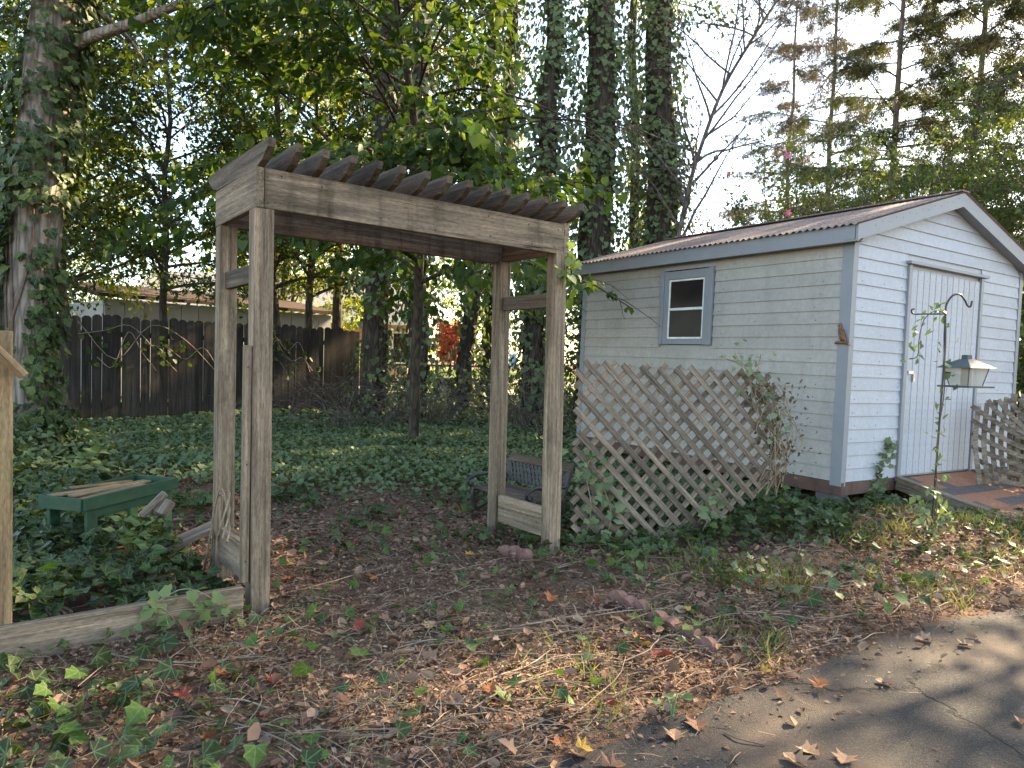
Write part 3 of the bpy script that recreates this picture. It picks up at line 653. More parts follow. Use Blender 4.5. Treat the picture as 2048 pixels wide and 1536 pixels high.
# ------------------------------------------------------------------ ramp with shingles
rp_ = empty('door_ramp', SM @ Matrix.Translation(((DU0 + DU1) / 2, -.05, -.1)), 'shingled wooden ramp sloping down from the white shed door', 'ramp')
RL, RD = 1.28, .255
def RP(u, t, h=0.): return SM @ Vector((u, -.035 - RL * t, -.022 - RD * t + h))
rn = SM.to_3x3() @ Vector((0, -RD, RL)).normalized()
ru0, ru1 = DU0 - .06, DU1 + .07
for u in (ru0, ru1): board('side_board', RP(u, 0, -.03), RP(u, 1, -.03), .04, .1, rn, M['wood_lattice'], rp_, .004)
for u in (ru0 + .001, ru1 - .001): board('edge_strip', RP(u, 0, .03), RP(u, 1, .03), .075, .017, rn, M['wood_lattice'], rp_, .003)
for u in (.4, .7): board('joist', RP(ru0 + (ru1 - ru0) * u, .01, -.045), RP(ru0 + (ru1 - ru0) * u, .97, -.045), .04, .06, rn, M['wood_dark'], rp_, .003)
board('deck', RP((ru0 + ru1) / 2, .005), RP((ru0 + ru1) / 2, .995), ru1 - ru0 - .045, .02, rn, M['wood_dark'], rp_, 0)
rows = 9
for i in range(rows):
    t0 = i / rows; t1 = (i + 1.25) / rows; x = ru0 + .04 - random.uniform(0, .2); tone = (0, 0, 2, 0, 2, 1, 0, 2, 0, 1, 0, 2)[i]
    while x < ru1 - .04:
        w = random.choice((.15, .16, .3)); a = max(x, ru0 + .04); b = min(x + w - .005, ru1 - .04); x += w
        if b - a < .02: continue
        mt = M[('sh_a', 'sh_b', 'sh_c')[tone if random.random() < .8 else random.randrange(3)]]
        board('shingle', RP((a + b) / 2, t0, .017), RP((a + b) / 2, min(1., t1), .011 if t1 < 1 else .013), b - a, .004, rn, mt, rp_, 0)

# ------------------------------------------------------------------ lattice panel leaning between arbor and shed
LA = Vector((.43, 4.66)); LD = Vector((math.cos(.3), math.sin(.3))); LN = Vector((LD.y, -LD.x))
POLY = [(0., 1.215), (1.52, 1.155), (1.6, .42), (.82, .0), (0, -.02)]
def clip(p, d):
    """clip an infinite line p+d*s to the polygon POLY"""
    lo, hi = -9., 9.
    k = len(POLY)
    for i in range(k):
        a = Vector(POLY[i]); b = Vector(POLY[(i + 1) % k]); e = b - a; nn = Vector((e.y, -e.x))   # clockwise polygon: inside is nn.(x-a)>0
        num = nn.dot(a - p); den = nn.dot(d)
        if abs(den) < 1e-9:
            if num > 0: return None
            continue
        s = num / den
        if den > 0: lo = max(lo, s)
        else: hi = min(hi, s)
    return (lo, hi) if hi - lo > .05 else None
lt = empty('lattice_screen', (LA.x, LA.y, 0), 'grey wooden diagonal lattice panel standing between the arbor and shed window', 'lattice')
def L3(q, off): w = LA + LD * q.x + LN * off; return Vector((w.x, w.y, q.y))
for lay, sgn in ((0, -1), (1, 1)):
    c = -1.6
    while c < 3.4:
        p = Vector((c, 0.6)); d = Vector((1, sgn * 1.0)).normalized(); h = clip(p, d)
        if h:
            a = p + d * (h[0] - random.uniform(-.012, .03)); b = p + d * (h[1] + random.uniform(-.012, .03))
            nn = (LN.x, LN.y, random.uniform(-.03, .03))
            board('slat', L3(a, .004 if lay == 0 else -.004), L3(b, .004 if lay == 0 else -.004), .039, .0065, nn, M['wood_lattice'], lt, 0)
        c += .126
# sagging lattice right of the ramp: bent strips
l2 = empty('lattice_screen', D(1995, 960, 6.6), 'warped sagging lattice panel with curved strips right of the ramp', 'lattice')
def bent(name, pts, w, off, mat):
    P = catmull(pts, 4); nrml = np.array([-.25, -.95, .12]); V = []
    t = nrm(np.gradient(P, axis=0)); sd = nrm(np.cross(t, nrml)); up = np.cross(sd, t)
    for k, (p, s, u_) in enumerate(zip(P, sd, up)):
        for a, b in ((-1, -1), (1, -1), (1, 1), (-1, 1)): V.append(p + s * a * w / 2 + u_ * (b * .003 + off))
    F = [(4 * i + a, 4 * i + (a + 1) % 4, 4 * i + 4 + (a + 1) % 4, 4 * i + 4 + a) for i in range(len(P) - 1) for a in range(4)]
    F += [(3, 2, 1, 0), tuple(4 * (len(P) - 1) + a for a in range(4))]
    pyd(name, V, F, mat, l2)
for i in range(7):
    y0 = 822 + i * 26 if i else 820
    x0 = 1943 + (0 if i < 3 else (i - 3) * 7)
    s = [D(x0, y0 - 8, 6.7), D(1985, y0 + 20 - i * 3, 6.6), D(2040, y0 + 52 - i * 7, 6.5), D(2110, y0 + 78 - i * 10, 6.4)]
    bent('slat', s, .042, .005, M['wood_lattice'])
for i in range(4):
    s = [D(1975 + i * 21, 800 - i * 1, 6.66), D(2000 + i * 24, 830 + i * 4, 6.6), D(2040 + i * 26, 862 + i * 6, 6.5), D(2100 + i * 20, 890 + i * 6, 6.4)]
    bent('slat', s, .042, .006, M['wood_lattice'])
for i in range(10):
    s = [D(1958 + i * 17 + (5 if i > 2 else 0), 812 - min(i, 4) * 6, 6.72), D(1951 + i * 17, 885, 6.62), D(1960 + i * 17, 968, 6.56)]
    bent('slat', s, .042, -.005, M['wood_lattice'])

# ------------------------------------------------------------------ shepherd hook with bird feeder
HB = G(1861, 1082, .08); HY = HB.y
hk = empty('shepherd_hook', HB, 'black iron shepherd hook pole wrapped by a climbing vine', 'hook')
T = Tubes(); rod = catmull([G(1861, 1090, .0), D(1877, 870, HY), D(1890, 700, HY), D(1891, 625, HY), D(1895, 605, HY), D(1906, 591, HY), D(1919, 589, HY), D(1929, 599, HY), D(1935, 611, HY), D(1941, 613, HY), D(1944, 602, HY)], 8)
T.add(rod, .0065, 7); T.obj('pole', M['rod'], hk)
T = Tubes(); T.add(catmull([D(1890.5, 628, HY), D(1850, 628, HY), D(1829, 628, HY), D(1823, 624, HY), D(1824, 619, HY), D(1829, 618, HY)], 6), .0055, 6); T.obj('side_arm', M['rod'], hk)
FB = D(1931, 775, HY); FM = Matrix.Translation(FB)
bf = empty('bird_feeder', FM, 'lantern shaped bird feeder with grey roof hanging from the iron hook', 'bird feeder')
sc = HY / FPX
def square(hw, z): return [(-hw, -hw, z), (hw, -hw, z), (hw, hw, z), (-hw, hw, z)]
FR = FM @ Matrix.Rotation(.35, 4, 'Z')
def frust(name, a, b, z0, z1, mat, cap=True):
    V = square(a, z0) + square(b, z1); F = [(i, (i + 1) % 4, 4 + (i + 1) % 4, 4 + i) for i in range(4)]
    if cap: F += [(3, 2, 1, 0), (4, 5, 6, 7)]
    return pyd(name, V, F, mat, bf, FR)
frust('tray', .115, .115, 0, .012, M['feeder_roof'])
bw, tw, z0, z1 = .066, .09, .0125, .128
for i in range(4):
    a0 = square(bw, z0)[i]; a1 = square(bw, z0)[(i + 1) % 4]; b1 = square(tw, z1)[(i + 1) % 4]; b0 = square(tw, z1)[i]
    pyd('pane', [a0, a1, b1, b0], [(0, 1, 2, 3)], M['pane'], bf, FR)
    board('corner_post', a0, b0, .006, .006, (1, 1, 0), M['feeder_roof'], bf, 0, FR)
frust('seed_column', .022, .022, z0 + .001, z1, M['wood'])
frust('roof', .125, .03, .1285, .188, M['feeder_roof']); frust('cap', .022, .02, .1885, .215, M['feeder_roof'])
top = FM @ Vector((0, 0, .212)); hook_end = D(1936, 612, HY)
T = Tubes()
for s in (-1, 1): T.add([top + Vector((s * .012, 0, 0)), (top + hook_end) / 2 + Vector((s * .006, 0, 0)), hook_end], .0012, 4)
T.obj('hanger_wire', M['metal'], bf)

# ------------------------------------------------------------------ green planter table
PF = Vector((-2.31, 3.86, 0)); pl = Vector((.27, .963, 0)); pwv = Vector((-.963, .27, 0)); PLn, PWd = .7, .31
def PT(a, b, z): v = PF + pl * a + pwv * b; return Vector((v.x, v.y, z + .02 * a))
pt = empty('planter_table', PF, 'dark green painted planter table standing in the ivy', 'planter')
ztop = .405
board('tray_side', PT(0, 0, ztop - .036), PT(PLn, 0, ztop - .036), .072, .02, -pwv, M['green'], pt)
board('tray_side', PT(0, PWd, ztop - .036), PT(PLn, PWd, ztop - .036), .072, .02, pwv, M['green'], pt)
board('tray_end', PT(0, .0105, ztop - .038), PT(0, PWd - .0105, ztop - .038), .072, .02, -pl, M['green'], pt)
board('tray_end', PT(PLn - .01, .0105, ztop - .038), PT(PLn - .01, PWd - .0105, ztop - .038), .072, .02, pl, M['green'], pt)
board('tray_floor', PT(.011, PWd / 2, ztop - .06), PT(PLn - .022, PWd / 2, ztop - .06), PWd - .022, .012, (0, 0, 1), M['scrap'], pt)
board('apron', PT(.06, .02, ztop - .1), PT(PLn - .06, .02, ztop - .1), .05, .018, -pwv, M['green'], pt)
for a in (.07, PLn - .06):
    for b in (.024, PWd - .024): board('leg', PT(a, b, ztop - .074), PT(a, b, 0), .07, .024, -pwv, M['green'], pt)
for i, (a0, a1, b, w) in enumerate(((.05, .55, .1, .06), (.1, .66, .19, .07), (.03, .5, .27, .06), (.2, .62, .31, .03))):
    sp = board('loose_slat', PT(a0, b, ztop - .03 + .01 * i), PT(a1, b + random.uniform(-.04, .04), ztop - .03), w, .014, (0, 0, 1), M['wood_warm'])
    tag(sp, 'tan loose wood slat lying in the green planter tray', 'slat', 'slats in the planter tray')
# scraps of timber
def scrap(name, p0, p1, w, t, n_, label, mat='scrap', cat='plank'):
    return tag(board(name, p0, p1, w, t, n_, M[mat], None, .004), label, cat)
scrap('broken_plank', D(300, 1108, 4.05), D(452, 1042, 4.25), .1, .035, (-.2, -.35, .9), 'dark broken plank lying in ivy against the arbor post')
scrap('split_timber', D(283, 1032, 3.75), D(331, 986, 3.8), .035, .03, (0, -1, .3), 'thin split timber propped against the green planter')
scrap('timber_offcut', D(318, 1028, 3.78), D(337, 1000, 3.82), .075, .05, (-.2, -1, .5), 'short rotten timber offcut resting at the planter front', cat='offcut')
scrap('wooden_stake', G(118, 1212, .02), D(132, 1150, 3.25), .045, .04, (0, -1, 0), 'short tan stake poking out of the ivy', 'wood_warm', 'stake')
for i in range(5):
    a = G(40 + i * 14, 1180 + i * 5, .05); b = G(95 + i * 12, 1240 - i * 4, .05)
    tag(board('stick', a, b, .016, .012, (0, 0, 1), M['tanstem'], None, .003), 'thin dry stick lying behind the low border board', 'stick', 'sticks behind the low board')
tag(board('landscape_timber', D(190, 893, 10.4), D(330, 889, 11.2), .12, .1, (0, -1, .2), M['scrap'], None, .01), 'rotting landscape timber lying along the picket fence foot', 'timber')

# ------------------------------------------------------------------ garden bench (dark iron ends, low)
BM = Matrix.Translation((.06, 5.42, -.05)) @ Matrix.Rotation(R_(-52), 4, 'Z') @ Matrix.Scale(.76, 4)     # local x: along bench, -y: front
bn = empty('garden_bench', BM, 'low dark iron garden bench half hidden behind the arbor posts', 'bench')
def bend(x):
    def P3(y, z): return BM @ Vector((x, y, z))
    T = Tubes()
    T.add(catmull([P3(-.2, 0), P3(-.17, .12), P3(-.21, .25), P3(-.19, .36)], 6), .016, 6)
    T.add(catmull([P3(.24, 0), P3(.2, .12), P3(.18, .3), P3(.24, .48), P3(.3, .66)], 6), .017, 6)
    T.obj('leg', M['dark'], bn)
    T = Tubes(); T.add(catmull([P3(.2, .45), P3(.05, .47), P3(-.15, .47), P3(-.25, .44), P3(-.27, .39), P3(-.23, .37), P3(-.21, .4)], 6), .014, 6)
    T.add(catmull([P3(-.2, .33), P3(0, .31), P3(.18, .33)], 5), .014, 6); T.add(catmull([P3(-.17, .1), P3(0, .16), P3(.2, .12)], 5), .01, 6)
    T.obj('arm', M['dark'], bn)
for x in (-.48, .48): bend(x)
for i in range(5): board('seat_slat', (-.5, -.17 + .085 * i, .345), (.5, -.17 + .085 * i, .345), .06, .018, (0, 0, 1), M['wood_dark'], bn, .003, BM)
board('top_rail', (-.5, .285, .63), (.5, .285, .63), .07, .025, (0, -1, .4), M['wood_dark'], bn, .005, BM)
for i in range(16):
    x = -.46 + .061 * i
    for s in (-1, 1):
        x1 = min(.47, max(-.47, x + s * .12)); board('back_strip', (x, .205 + .003 * s, .4), (x1, .265 + .003 * s, .595), .02, .004, (0, -1, .35), M['dark'], bn, 0, BM)

# ------------------------------------------------------------------ scalloped edging stones
def scallop(p, yaw, w, label, group, tilt=0.):
    t = .05; pr = [(-w / 2, -.06)] + [(-w / 2 * math.cos(math.pi * k / 8), .045 * math.sin(math.pi * k / 8) + .015) for k in range(9)] + [(w / 2, -.06)]; k = len(pr)
    V = [(a, -t / 2, b) for a, b in pr] + [(a, t / 2, b) for a, b in pr]
    F = [tuple(range(k - 1, -1, -1)), tuple(range(k, 2 * k))] + [(j, (j + 1) % k, k + (j + 1) % k, k + j) for j in range(k)]
    W = Matrix.Translation(p) @ Matrix.Rotation(yaw, 4, 'Z') @ Matrix.Rotation(tilt, 4, 'X')
    o = pyd('edging_stone', V, F, M['brick'], None, W); tag(o, label, 'stone', group)
for i, (x, y) in enumerate(((1008, 1112), (1028, 1113), (1050, 1120))):
    p = G(x, y, .025); scallop((p.x, p.y, .03), -.5 + random.uniform(-.1, .1), .085, 'reddish scalloped edging stone at the foot of the arbor post', 'edging stones at the arbor post', random.uniform(-.3, .1))
for i, (x, y) in enumerate(((1235, 1204), (1259, 1214), (1282, 1221), (1316, 1242), (1342, 1254), (1378, 1268), (1412, 1290))):
    p = G(x, y, .02); scallop((p.x, p.y, .018 - .004 * i), -.95 + random.uniform(-.15, .15), .1, 'reddish scalloped edging stone half buried in the leaf litter', 'half buried edging stones', random.uniform(-.35, .2))

# ------------------------------------------------------------------ picket fence at the back
pf = empty('picket_fence', (-6.1, 11.8, 0), 'dark weathered dog ear picket fence at the back of the yard', 'fence')
FL, FRt = Vector((-9.12, 9.03, 0)), Vector((-3.12, 14.5, .0)); fd = (FRt - FL); nF = int(fd.length / .14); fdn = fd.normalized(); fnn = Vector((fdn.y, -fdn.x, 0))
def picket_mesh(h):
    w = .137; t = .016; pr = [(0, -w / 2), (0, w / 2), (h - .035, w / 2), (h, w / 2 - .04), (h, -w / 2 + .04), (h - .035, -w / 2)]; k = 6
    V = [(a, b, -t / 2) for a, b in pr] + [(a, b, t / 2) for a, b in pr]
    F = [tuple(range(k - 1, -1, -1)), tuple(range(k, 2 * k))] + [(j, (j + 1) % k, k + (j + 1) % k, k + j) for j in range(k)]
    me = bpy.data.meshes.new('picket'); me.from_pydata(V, [], F); me.update(); me.materials.append(M['picket']); return me
pms = [picket_mesh(1.79 + .013 * k) for k in range(4)]
for i in range(nF):
    p = FL + fdn * (i * fd.length / nF); p.z = -.02 + .008 * math.sin(i)
    W = frame(p + fnn * random.uniform(-.003, .003), Vector((random.uniform(-.008, .008), 0, 1)), fnn)
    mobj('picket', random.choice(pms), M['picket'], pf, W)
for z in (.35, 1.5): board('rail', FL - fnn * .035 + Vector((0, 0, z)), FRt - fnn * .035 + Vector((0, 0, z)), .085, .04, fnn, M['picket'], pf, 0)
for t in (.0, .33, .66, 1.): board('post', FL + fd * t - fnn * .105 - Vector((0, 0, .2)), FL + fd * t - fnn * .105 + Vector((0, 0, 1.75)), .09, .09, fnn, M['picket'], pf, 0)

# white panelled outbuilding just behind it
o1, o2 = Vector((-8.75, 15.3, 0)), Vector((-5.0, 19.6, 0)); od = (o2 - o1).normalized(); on = Vector((od.y, -od.x, 0))
ob = empty('outbuilding', o1, 'low white panelled outbuilding with littered roof behind the picket fence', 'outbuilding')
nP = 14; Lo = (o2 - o1).length
for i in range(nP):
    a = o1 + od * (Lo * i / nP + .008); b = o1 + od * (Lo * (i + 1) / nP - .008); mid = (a + b) / 2
    board('wall_panel', mid, mid + Vector((0, 0, 2.36)), (b - a).length, .03, on, M['white_wall'], ob, .002)
board('wall', (o1 + o2) / 2 - on * 1.1, (o1 + o2) / 2 - on * 1.1 + Vector((0, 0, 2.33)), Lo, 2.1, on, M['white_wall'], ob, 0)
V = [o1 - od * .2 + on * .25 + Vector((0, 0, 2.38)), o2 + od * .2 + on * .25 + Vector((0, 0, 2.38)), o2 + od * .2 - on * 2.4 + Vector((0, 0, 2.8)), o1 - od * .2 - on * 2.4 + Vector((0, 0, 2.8))]
V = V + [v + Vector((0, 0, .08)) for v in V]
pyd('roof', V, [(3, 2, 1, 0), (4, 5, 6, 7), (0, 1, 5, 4), (1, 2, 6, 5), (2, 3, 7, 6), (3, 0, 4, 7)], M['roof_litter'], ob)

# neighbour's house beyond
hs_ = empty('neighbour_house', (-9.5, 30, 0), 'low neighbouring house with pale roof and salmon walls beyond the trees', 'house')
def wbx(name, x0, x1, y0, y1, z0, z1, mat, par): return board(name, ((x0), (y0 + y1) / 2, (z0 + z1) / 2), ((x1), (y0 + y1) / 2, (z0 + z1) / 2), z1 - z0, y1 - y0, (0, -1, 0), mat, par, 0)
wbx('wall', -16, -4.4, 30, 36, 0, 2.9, M['house_wall'], hs_)
pyd('roof', [(-16.6, 29.3, 2.8), (-3.9, 29.3, 2.8), (-3.9, 33, 5.0), (-16.6, 33, 5.0), (-3.9, 36.7, 2.8), (-16.6, 36.7, 2.8)], [(0, 1, 2, 3), (3, 2, 4, 5), (1, 4, 2), (0, 3, 5)], M['house_roof'], hs_)
wbx('fascia', -16.6, -3.9, 29.26, 29.3, 2.62, 2.82, M['sash'], hs_)
for x in (-13, -9.4, -6, -5.0):
    w_ = wbx('window', x, x + .8, 29.96, 29.99, 1.1, 2.3, M['glass'], hs_); wbx('frame', x - .08, x + .88, 29.97, 30.0, 1.02, 2.38, M['sash'], w_)

# utility trailer parked on the grass
TM = Matrix.Translation((-2.0, 20.2, .16)) @ Matrix.Rotation(.1, 4, 'Z')
tr_ = empty('utility_trailer', TM, 'black utility trailer with arched fender parked beyond the ivy trunks', 'trailer')
board('deck', (-1.6, .6, .42), (1.6, .6, .42), 1.1, .06, (0, 0, 1), M['wood_dark'], tr_, 0, TM)
for y in (.02, 1.18):
    for z in (.5, .9): board('rail', (-1.6, y, z), (1.6, y, z), .05, .05, (0, -1, 0), M['dark'], tr_, 0, TM)
    for x in (-1.6, -.75, .75, 1.6): board('upright', (x, y, .45), (x, y, .9), .05, .049, (0, -1, 0), M['dark'], tr_, 0, TM)
def arc_strip(name, r, w, t, x, y, z, mat, par):
    V = []; k = 12
    for i in range(k + 1):
        th = math.pi * i / k
        for rr in (r, r + t):
            for s in (-w / 2, w / 2): V.append((x + rr * math.cos(th), y + s, z + rr * math.sin(th)))
    F = []
    for i in range(k):
        a = 4 * i; b = a + 4; F += [(a, a + 1, b + 1, b), (a + 2, b + 2, b + 3, a + 3), (a, b, b + 2, a + 2), (a + 1, a + 3, b + 3, b + 1)]
    return pyd(name, V, F, mat, par, TM)
for y in (-.16, 1.36):
    arc_strip('fender', .4, .26, .02, .1, y, .3, M['dark'], tr_)
    V = []; k = 16
    for s in (-.09, .09):
        for rr in (.33, .19):
            for i in range(k): th = 2 * math.pi * i / k; V.append((.1 + rr * math.cos(th), y + s, .3 + rr * math.sin(th) - .1))
    F = []
    for i in range(k):
        j = (i + 1) % k; F += [(i, j, k + j, k + i), (2 * k + i, 3 * k + i, 3 * k + j, 2 * k + j), (i, 2 * k + i, 2 * k + j, j), (k + i, k + j, 3 * k + j, 3 * k + i)]
    wh = pyd('wheel', V, F, M['tire'], tr_, TM)
    V = [(.1 + .18 * math.cos(2 * math.pi * i / k), y - .05, .2 + .18 * math.sin(2 * math.pi * i / k)) for i in range(k)]
    pyd('rim', V + [(a, b + .1, c) for a, b, c in V], [tuple(range(k)), tuple(range(2 * k - 1, k - 1, -1))] + [(i, k + i, k + (i + 1) % k, (i + 1) % k) for i in range(k)], M['metal'], wh, TM)
sg = empty('blue_sign', (0.0, 42, .2), 'small pale blue sign standing on the far lawn', 'sign')
M['blue'] = plain_mat('blue_sign', (.1, .3, .6), .5)
board('panel', (0, 42, .9), (0, 42, 1.7), .4, .04, (0, -1, 0), M['blue'], sg, 0); board('leg', (0, 42.04, .1), (0, 42.04, 1.4), .08, .03, (0, -1, 0), M['sash'], sg, 0)

#PART3
# ------------------------------------------------------------------ trees
def unit(v): v = np.asarray(v, float); return v / (np.linalg.norm(v) + 1e-9)
def poly_at(P, t):
    f = t * (len(P) - 1); i = min(int(f), len(P) - 2); return P[i] + (P[i + 1] - P[i]) * (f - i), P[i + 1] - P[i]
def limb_poly(p, d, L, n, droop, wob):
    pts = [np.array(p, float)]; d = unit(d); st = L / n
    for i in range(n):
        d = unit(d + np.array([0, 0, -droop / n]) + rng.normal(size=3) * wob); pts.append(pts[-1] + d * st)
    return np.array(pts)
def grow(TB, trunk, rt, nl, h0, h1, Lf, elev, droop, twigs, twl, spacing, twdroop=.4, az=None, wob=.08, flat=.35, seg=5, twr=.006, sub=0):
    """limbs off the trunk polyline, twigs off the limbs; returns leaf anchors and directions"""
    A, Dd = [], []
    for i in range(nl):
        t = h0 + (h1 - h0) * (i + rng.random() * .8) / nl
        p, td = poly_at(trunk, t)
        a = (i * 2.399 + rng.normal() * .35) if az is None else az[0] + (az[1] - az[0]) * rng.random()
        e = elev(t) + rng.normal() * .12; L = Lf(t) * (.75 + .5 * rng.random())
        d = np.array([math.cos(a) * math.cos(e), math.sin(a) * math.cos(e), math.sin(e)])
        lp = limb_poly(p, d, L, 7, droop, wob); r0 = rt * (1.05 - t) * .42 + .008
        TB.add(lp, np.linspace(r0, .005, 8), seg, .1)
        for j in range(twigs):
            s = .18 + .82 * (j + rng.random()) / twigs; q, ld = poly_at(lp, min(s, 1)); ld = unit(ld)
            side = 1 if j % 2 else -1; lat = unit(np.cross(ld, [0, 0, 1])) * side
            an = .5 + .6 * rng.random(); dd = ld * math.cos(an) + lat * math.sin(an) + np.array([0, 0, rng.normal() * flat])
            tl = twl * L * (1.15 - .75 * s) * (.6 + .7 * rng.random())
            tp = limb_poly(q, dd, tl, 4, twdroop, .12)
            TB.add(tp, np.linspace(twr, .0025, 5), 3)
            k = max(2, int(tl / spacing))
            for m_ in range(k):
                x, dx = poly_at(tp, .1 + .9 * (m_ + rng.random()) / k); A.append(x); Dd.append(unit(dx))
            for _ in range(sub):
                x, dx = poly_at(tp, .2 + .7 * rng.random()); sp = limb_poly(x, unit(dx) + rng.normal(size=3) * .7, tl * .45, 3, twdroop, .15)
                TB.add(sp, np.linspace(twr * .6, .002, 4), 3)
                for m_ in range(max(2, k // 2)):
                    y_, dy = poly_at(sp, rng.random()); A.append(y_); Dd.append(unit(dy))
        k = max(2, int(L * .4 / spacing))
        for m_ in range(k):
            x, dx = poly_at(lp, .6 + .4 * rng.random()); A.append(x); Dd.append(unit(dx))
    return np.array(A), np.array(Dd)
def crown(name, A, Dd, tmpl, size, mat, parent, per=2, jit=.06, up=1., drop=.3, outw=.6, tb=0.):
    A = np.repeat(A, per, 0); Dd = np.repeat(Dd, per, 0); n = len(A)
    A = A + rng.normal(size=(n, 3)) * jit
    ax = Dd * outw + rv(n) * .8; ax[:, 2] -= drop
    nm = rv(n) * .7; nm[:, 2] += up
    me = leaves_mesh(name, tmpl, A, ax, nm, size * (.65 + .6 * rng.random(n)), np.clip(rng.random(n) * .9 + tb, 0, 1))
    return mobj(name, me, mat, parent)
def trunk_poly(p0, p1, H, n=9, wob=.03):
    """from p0 through p1, carried on to height H"""
    p0 = np.array(p0, float); p1 = np.array(p1, float); d = (p1 - p0) / (p1[2] - p0[2]); ts = np.linspace(0, H, n)
    P = p0 + d * (ts - 0)[:, None]; P[1:, :2] += rng.normal(size=(n - 1, 2)) * wob; return P
def wrap_ivy(trunk, r0, r1, h0, h1, dens, size, off=.06, az=(0, 6.28), lumps=True):
    """ivy leaf anchors on the bark between heights h0 and h1"""
    n = int(dens * (h1 - h0) * 2 * math.pi * (r0 + r1) / 2); z = h0 + (h1 - h0) * rng.random(n); th = az[0] + (az[1] - az[0]) * rng.random(n)
    H = trunk[-1][2]; t = (z - trunk[0][2]) / (H - trunk[0][2]) * (len(trunk) - 1); i = np.clip(t.astype(int), 0, len(trunk) - 2); f = (t - i)[:, None]
    c = trunk[i] * (1 - f) + trunk[i + 1] * f; r = r0 + (r1 - r0) * (z - h0) / (h1 - h0)
    o = np.stack([np.cos(th), np.sin(th), np.zeros(n)], 1)
    bl = vnoise(th * 1.6, z * 1.1, 1., 31) if lumps else np.full(n, .6)
    keep = rng.random(n) < np.clip(bl * 2.2 - .25, 0, 1); P = c + o * (r + off * rng.random(n) * (.3 + 2.2 * bl))[:, None]
    ax = o * .4 + rv(n) * .45; ax[:, 2] -= .9; nm = o + rv(n) * .45; nm[:, 2] += .35
    return P[keep], ax[keep], nm[keep], size * (.6 + .7 * rng.random(keep.sum()))
def twigs_out(trunk, rad, h0, h1, n, L, TB, r=.005, up=.2):
    H = trunk[-1][2]
    for _ in range(n):
        z = h0 + (h1 - h0) * rng.random(); c, _d = poly_at(trunk, (z - trunk[0][2]) / (H - trunk[0][2])); a = rng.random() * 6.28
        d = np.array([math.cos(a), math.sin(a), rng.normal() * .5 + up]); lp = limb_poly(c + unit([d[0], d[1], 0]) * rad * .8, d, L * (.4 + rng.random()), 5, .5, .22)
        TB.add(lp, np.linspace(r, .0015, 6), 3)
        for _k in range(3):
            q, dd = poly_at(lp, .3 + .6 * rng.random()); TB.add(limb_poly(q, unit(dd) + rng.normal(size=3) * .6, L * .35, 3, .4, .2), np.linspace(r * .6, .001, 4), 3)

# --- big ivy clad tree at the left
b0 = D(28, 905, 7.3); b1 = D(104, 60, 7.3); tk = trunk_poly((b0.x, b0.y, -.1), b1, 11, 14, .02); tk[0][2] = -.1
tr = empty('ivy_tree', (b0.x, b0.y, 0), 'large pale barked tree with ivy clad trunk left of the picket fence', 'tree')
TB = Tubes(); TB.add(catmull(tk, 3), np.interp(np.linspace(0, 1, 40), [0, .06, .15, .4, 1], [.38, .27, .24, .22, .09]), 16, .07)
A, Dd = grow(TB, tk, .22, 12, .38, .98, lambda t: 3.2, lambda t: .35, .3, 8, .35, .12)
TB.obj('trunk', M['bark_light'], tr)
crown('crown', A, Dd, T_OVAL, .1, M['leaf_yel'], tr, 4, .12)
P = [wrap_ivy(tk, .25, .23, 2.6, 5.6, 520, .088, .1), wrap_ivy(tk, .3, .24, .2, 2.55, 60, .095, .06), wrap_ivy(tk, .27, .24, .3, 2.3, 90, .085, .06, (-.9, .4)), wrap_ivy(tk, .42, .3, 0, .6, 300, .1, .15), wrap_ivy(tk, .27, .24, 1.4, 2.6, 240, .095, .07, (3.2, 4.4))]
P = [np.concatenate(x) for x in zip(*P)]
mobj('ivy', leaves_mesh('ivy', T_IVY, *P, None, True), M['ivy'], tr)
T = Tubes()
for s, ph in ((1, 0.), (.7, 1.6), (1.3, 3.9)):
    zz = np.linspace(.1, 3.3, 24); th = 4.3 + .55 * np.sin(zz * 1.3 * s + ph) + .1 * ph
    cc = np.array([poly_at(tk, (z_ + .1) / 11.1)[0] for z_ in zz]); T.add(cc + np.stack([np.cos(th), np.sin(th), 0 * th], 1) * (.25 + .06 * (zz < .5))[:, None], np.linspace(.022, .008, 24), 6, .2)
T.obj('vine_stem', M['stem'], tr)

# --- ivy strangled trunks in the middle and right, (px at y700, px at y100, distance, radius, ivy density, bare twigs)
IT = [('ivy_trunk_tree', 748, 775, 13.2, .22, 160, 40, 'dark ivy wrapped trunk beside the end of the picket fence', .25),
      ('ivy_trunk_tree', 833, 845, 12.6, .16, 330, 46, 'ivy smothered trunk with vine tangle at its foot, behind the arbor opening', .2),
      ('ivy_trunk_tree', 942, 985, 14.5, .15, 260, 20, 'slim ivy wrapped trunk left of the far arbor post', .2),
      ('ivy_trunk_tree', 985, 1018, 15.5, .17, 360, 30, 'ivy covered trunk rising behind the far arbor post', .2),
      ('ivy_trunk_tree', 1075, 1103, 13.4, .19, 480, 36, 'thickly ivy covered trunk seen through the right arbor frame', .3),
      ('ivy_trunk_tree', 1188, 1203, 14.0, .33, 300, 70, 'stout dark trunk with hanging dead twigs behind the shed window end', .26),
      ('ivy_trunk_tree', 1322, 1318, 14.6, .33, 360, 50, 'stout straight ivy trunk rising behind the shed roof', .24),
      ('ivy_trunk_tree', 1262, 1268, 16.5, .12, 260, 26, 'thin ivy trunk between two stout ivy trunks', .15)]
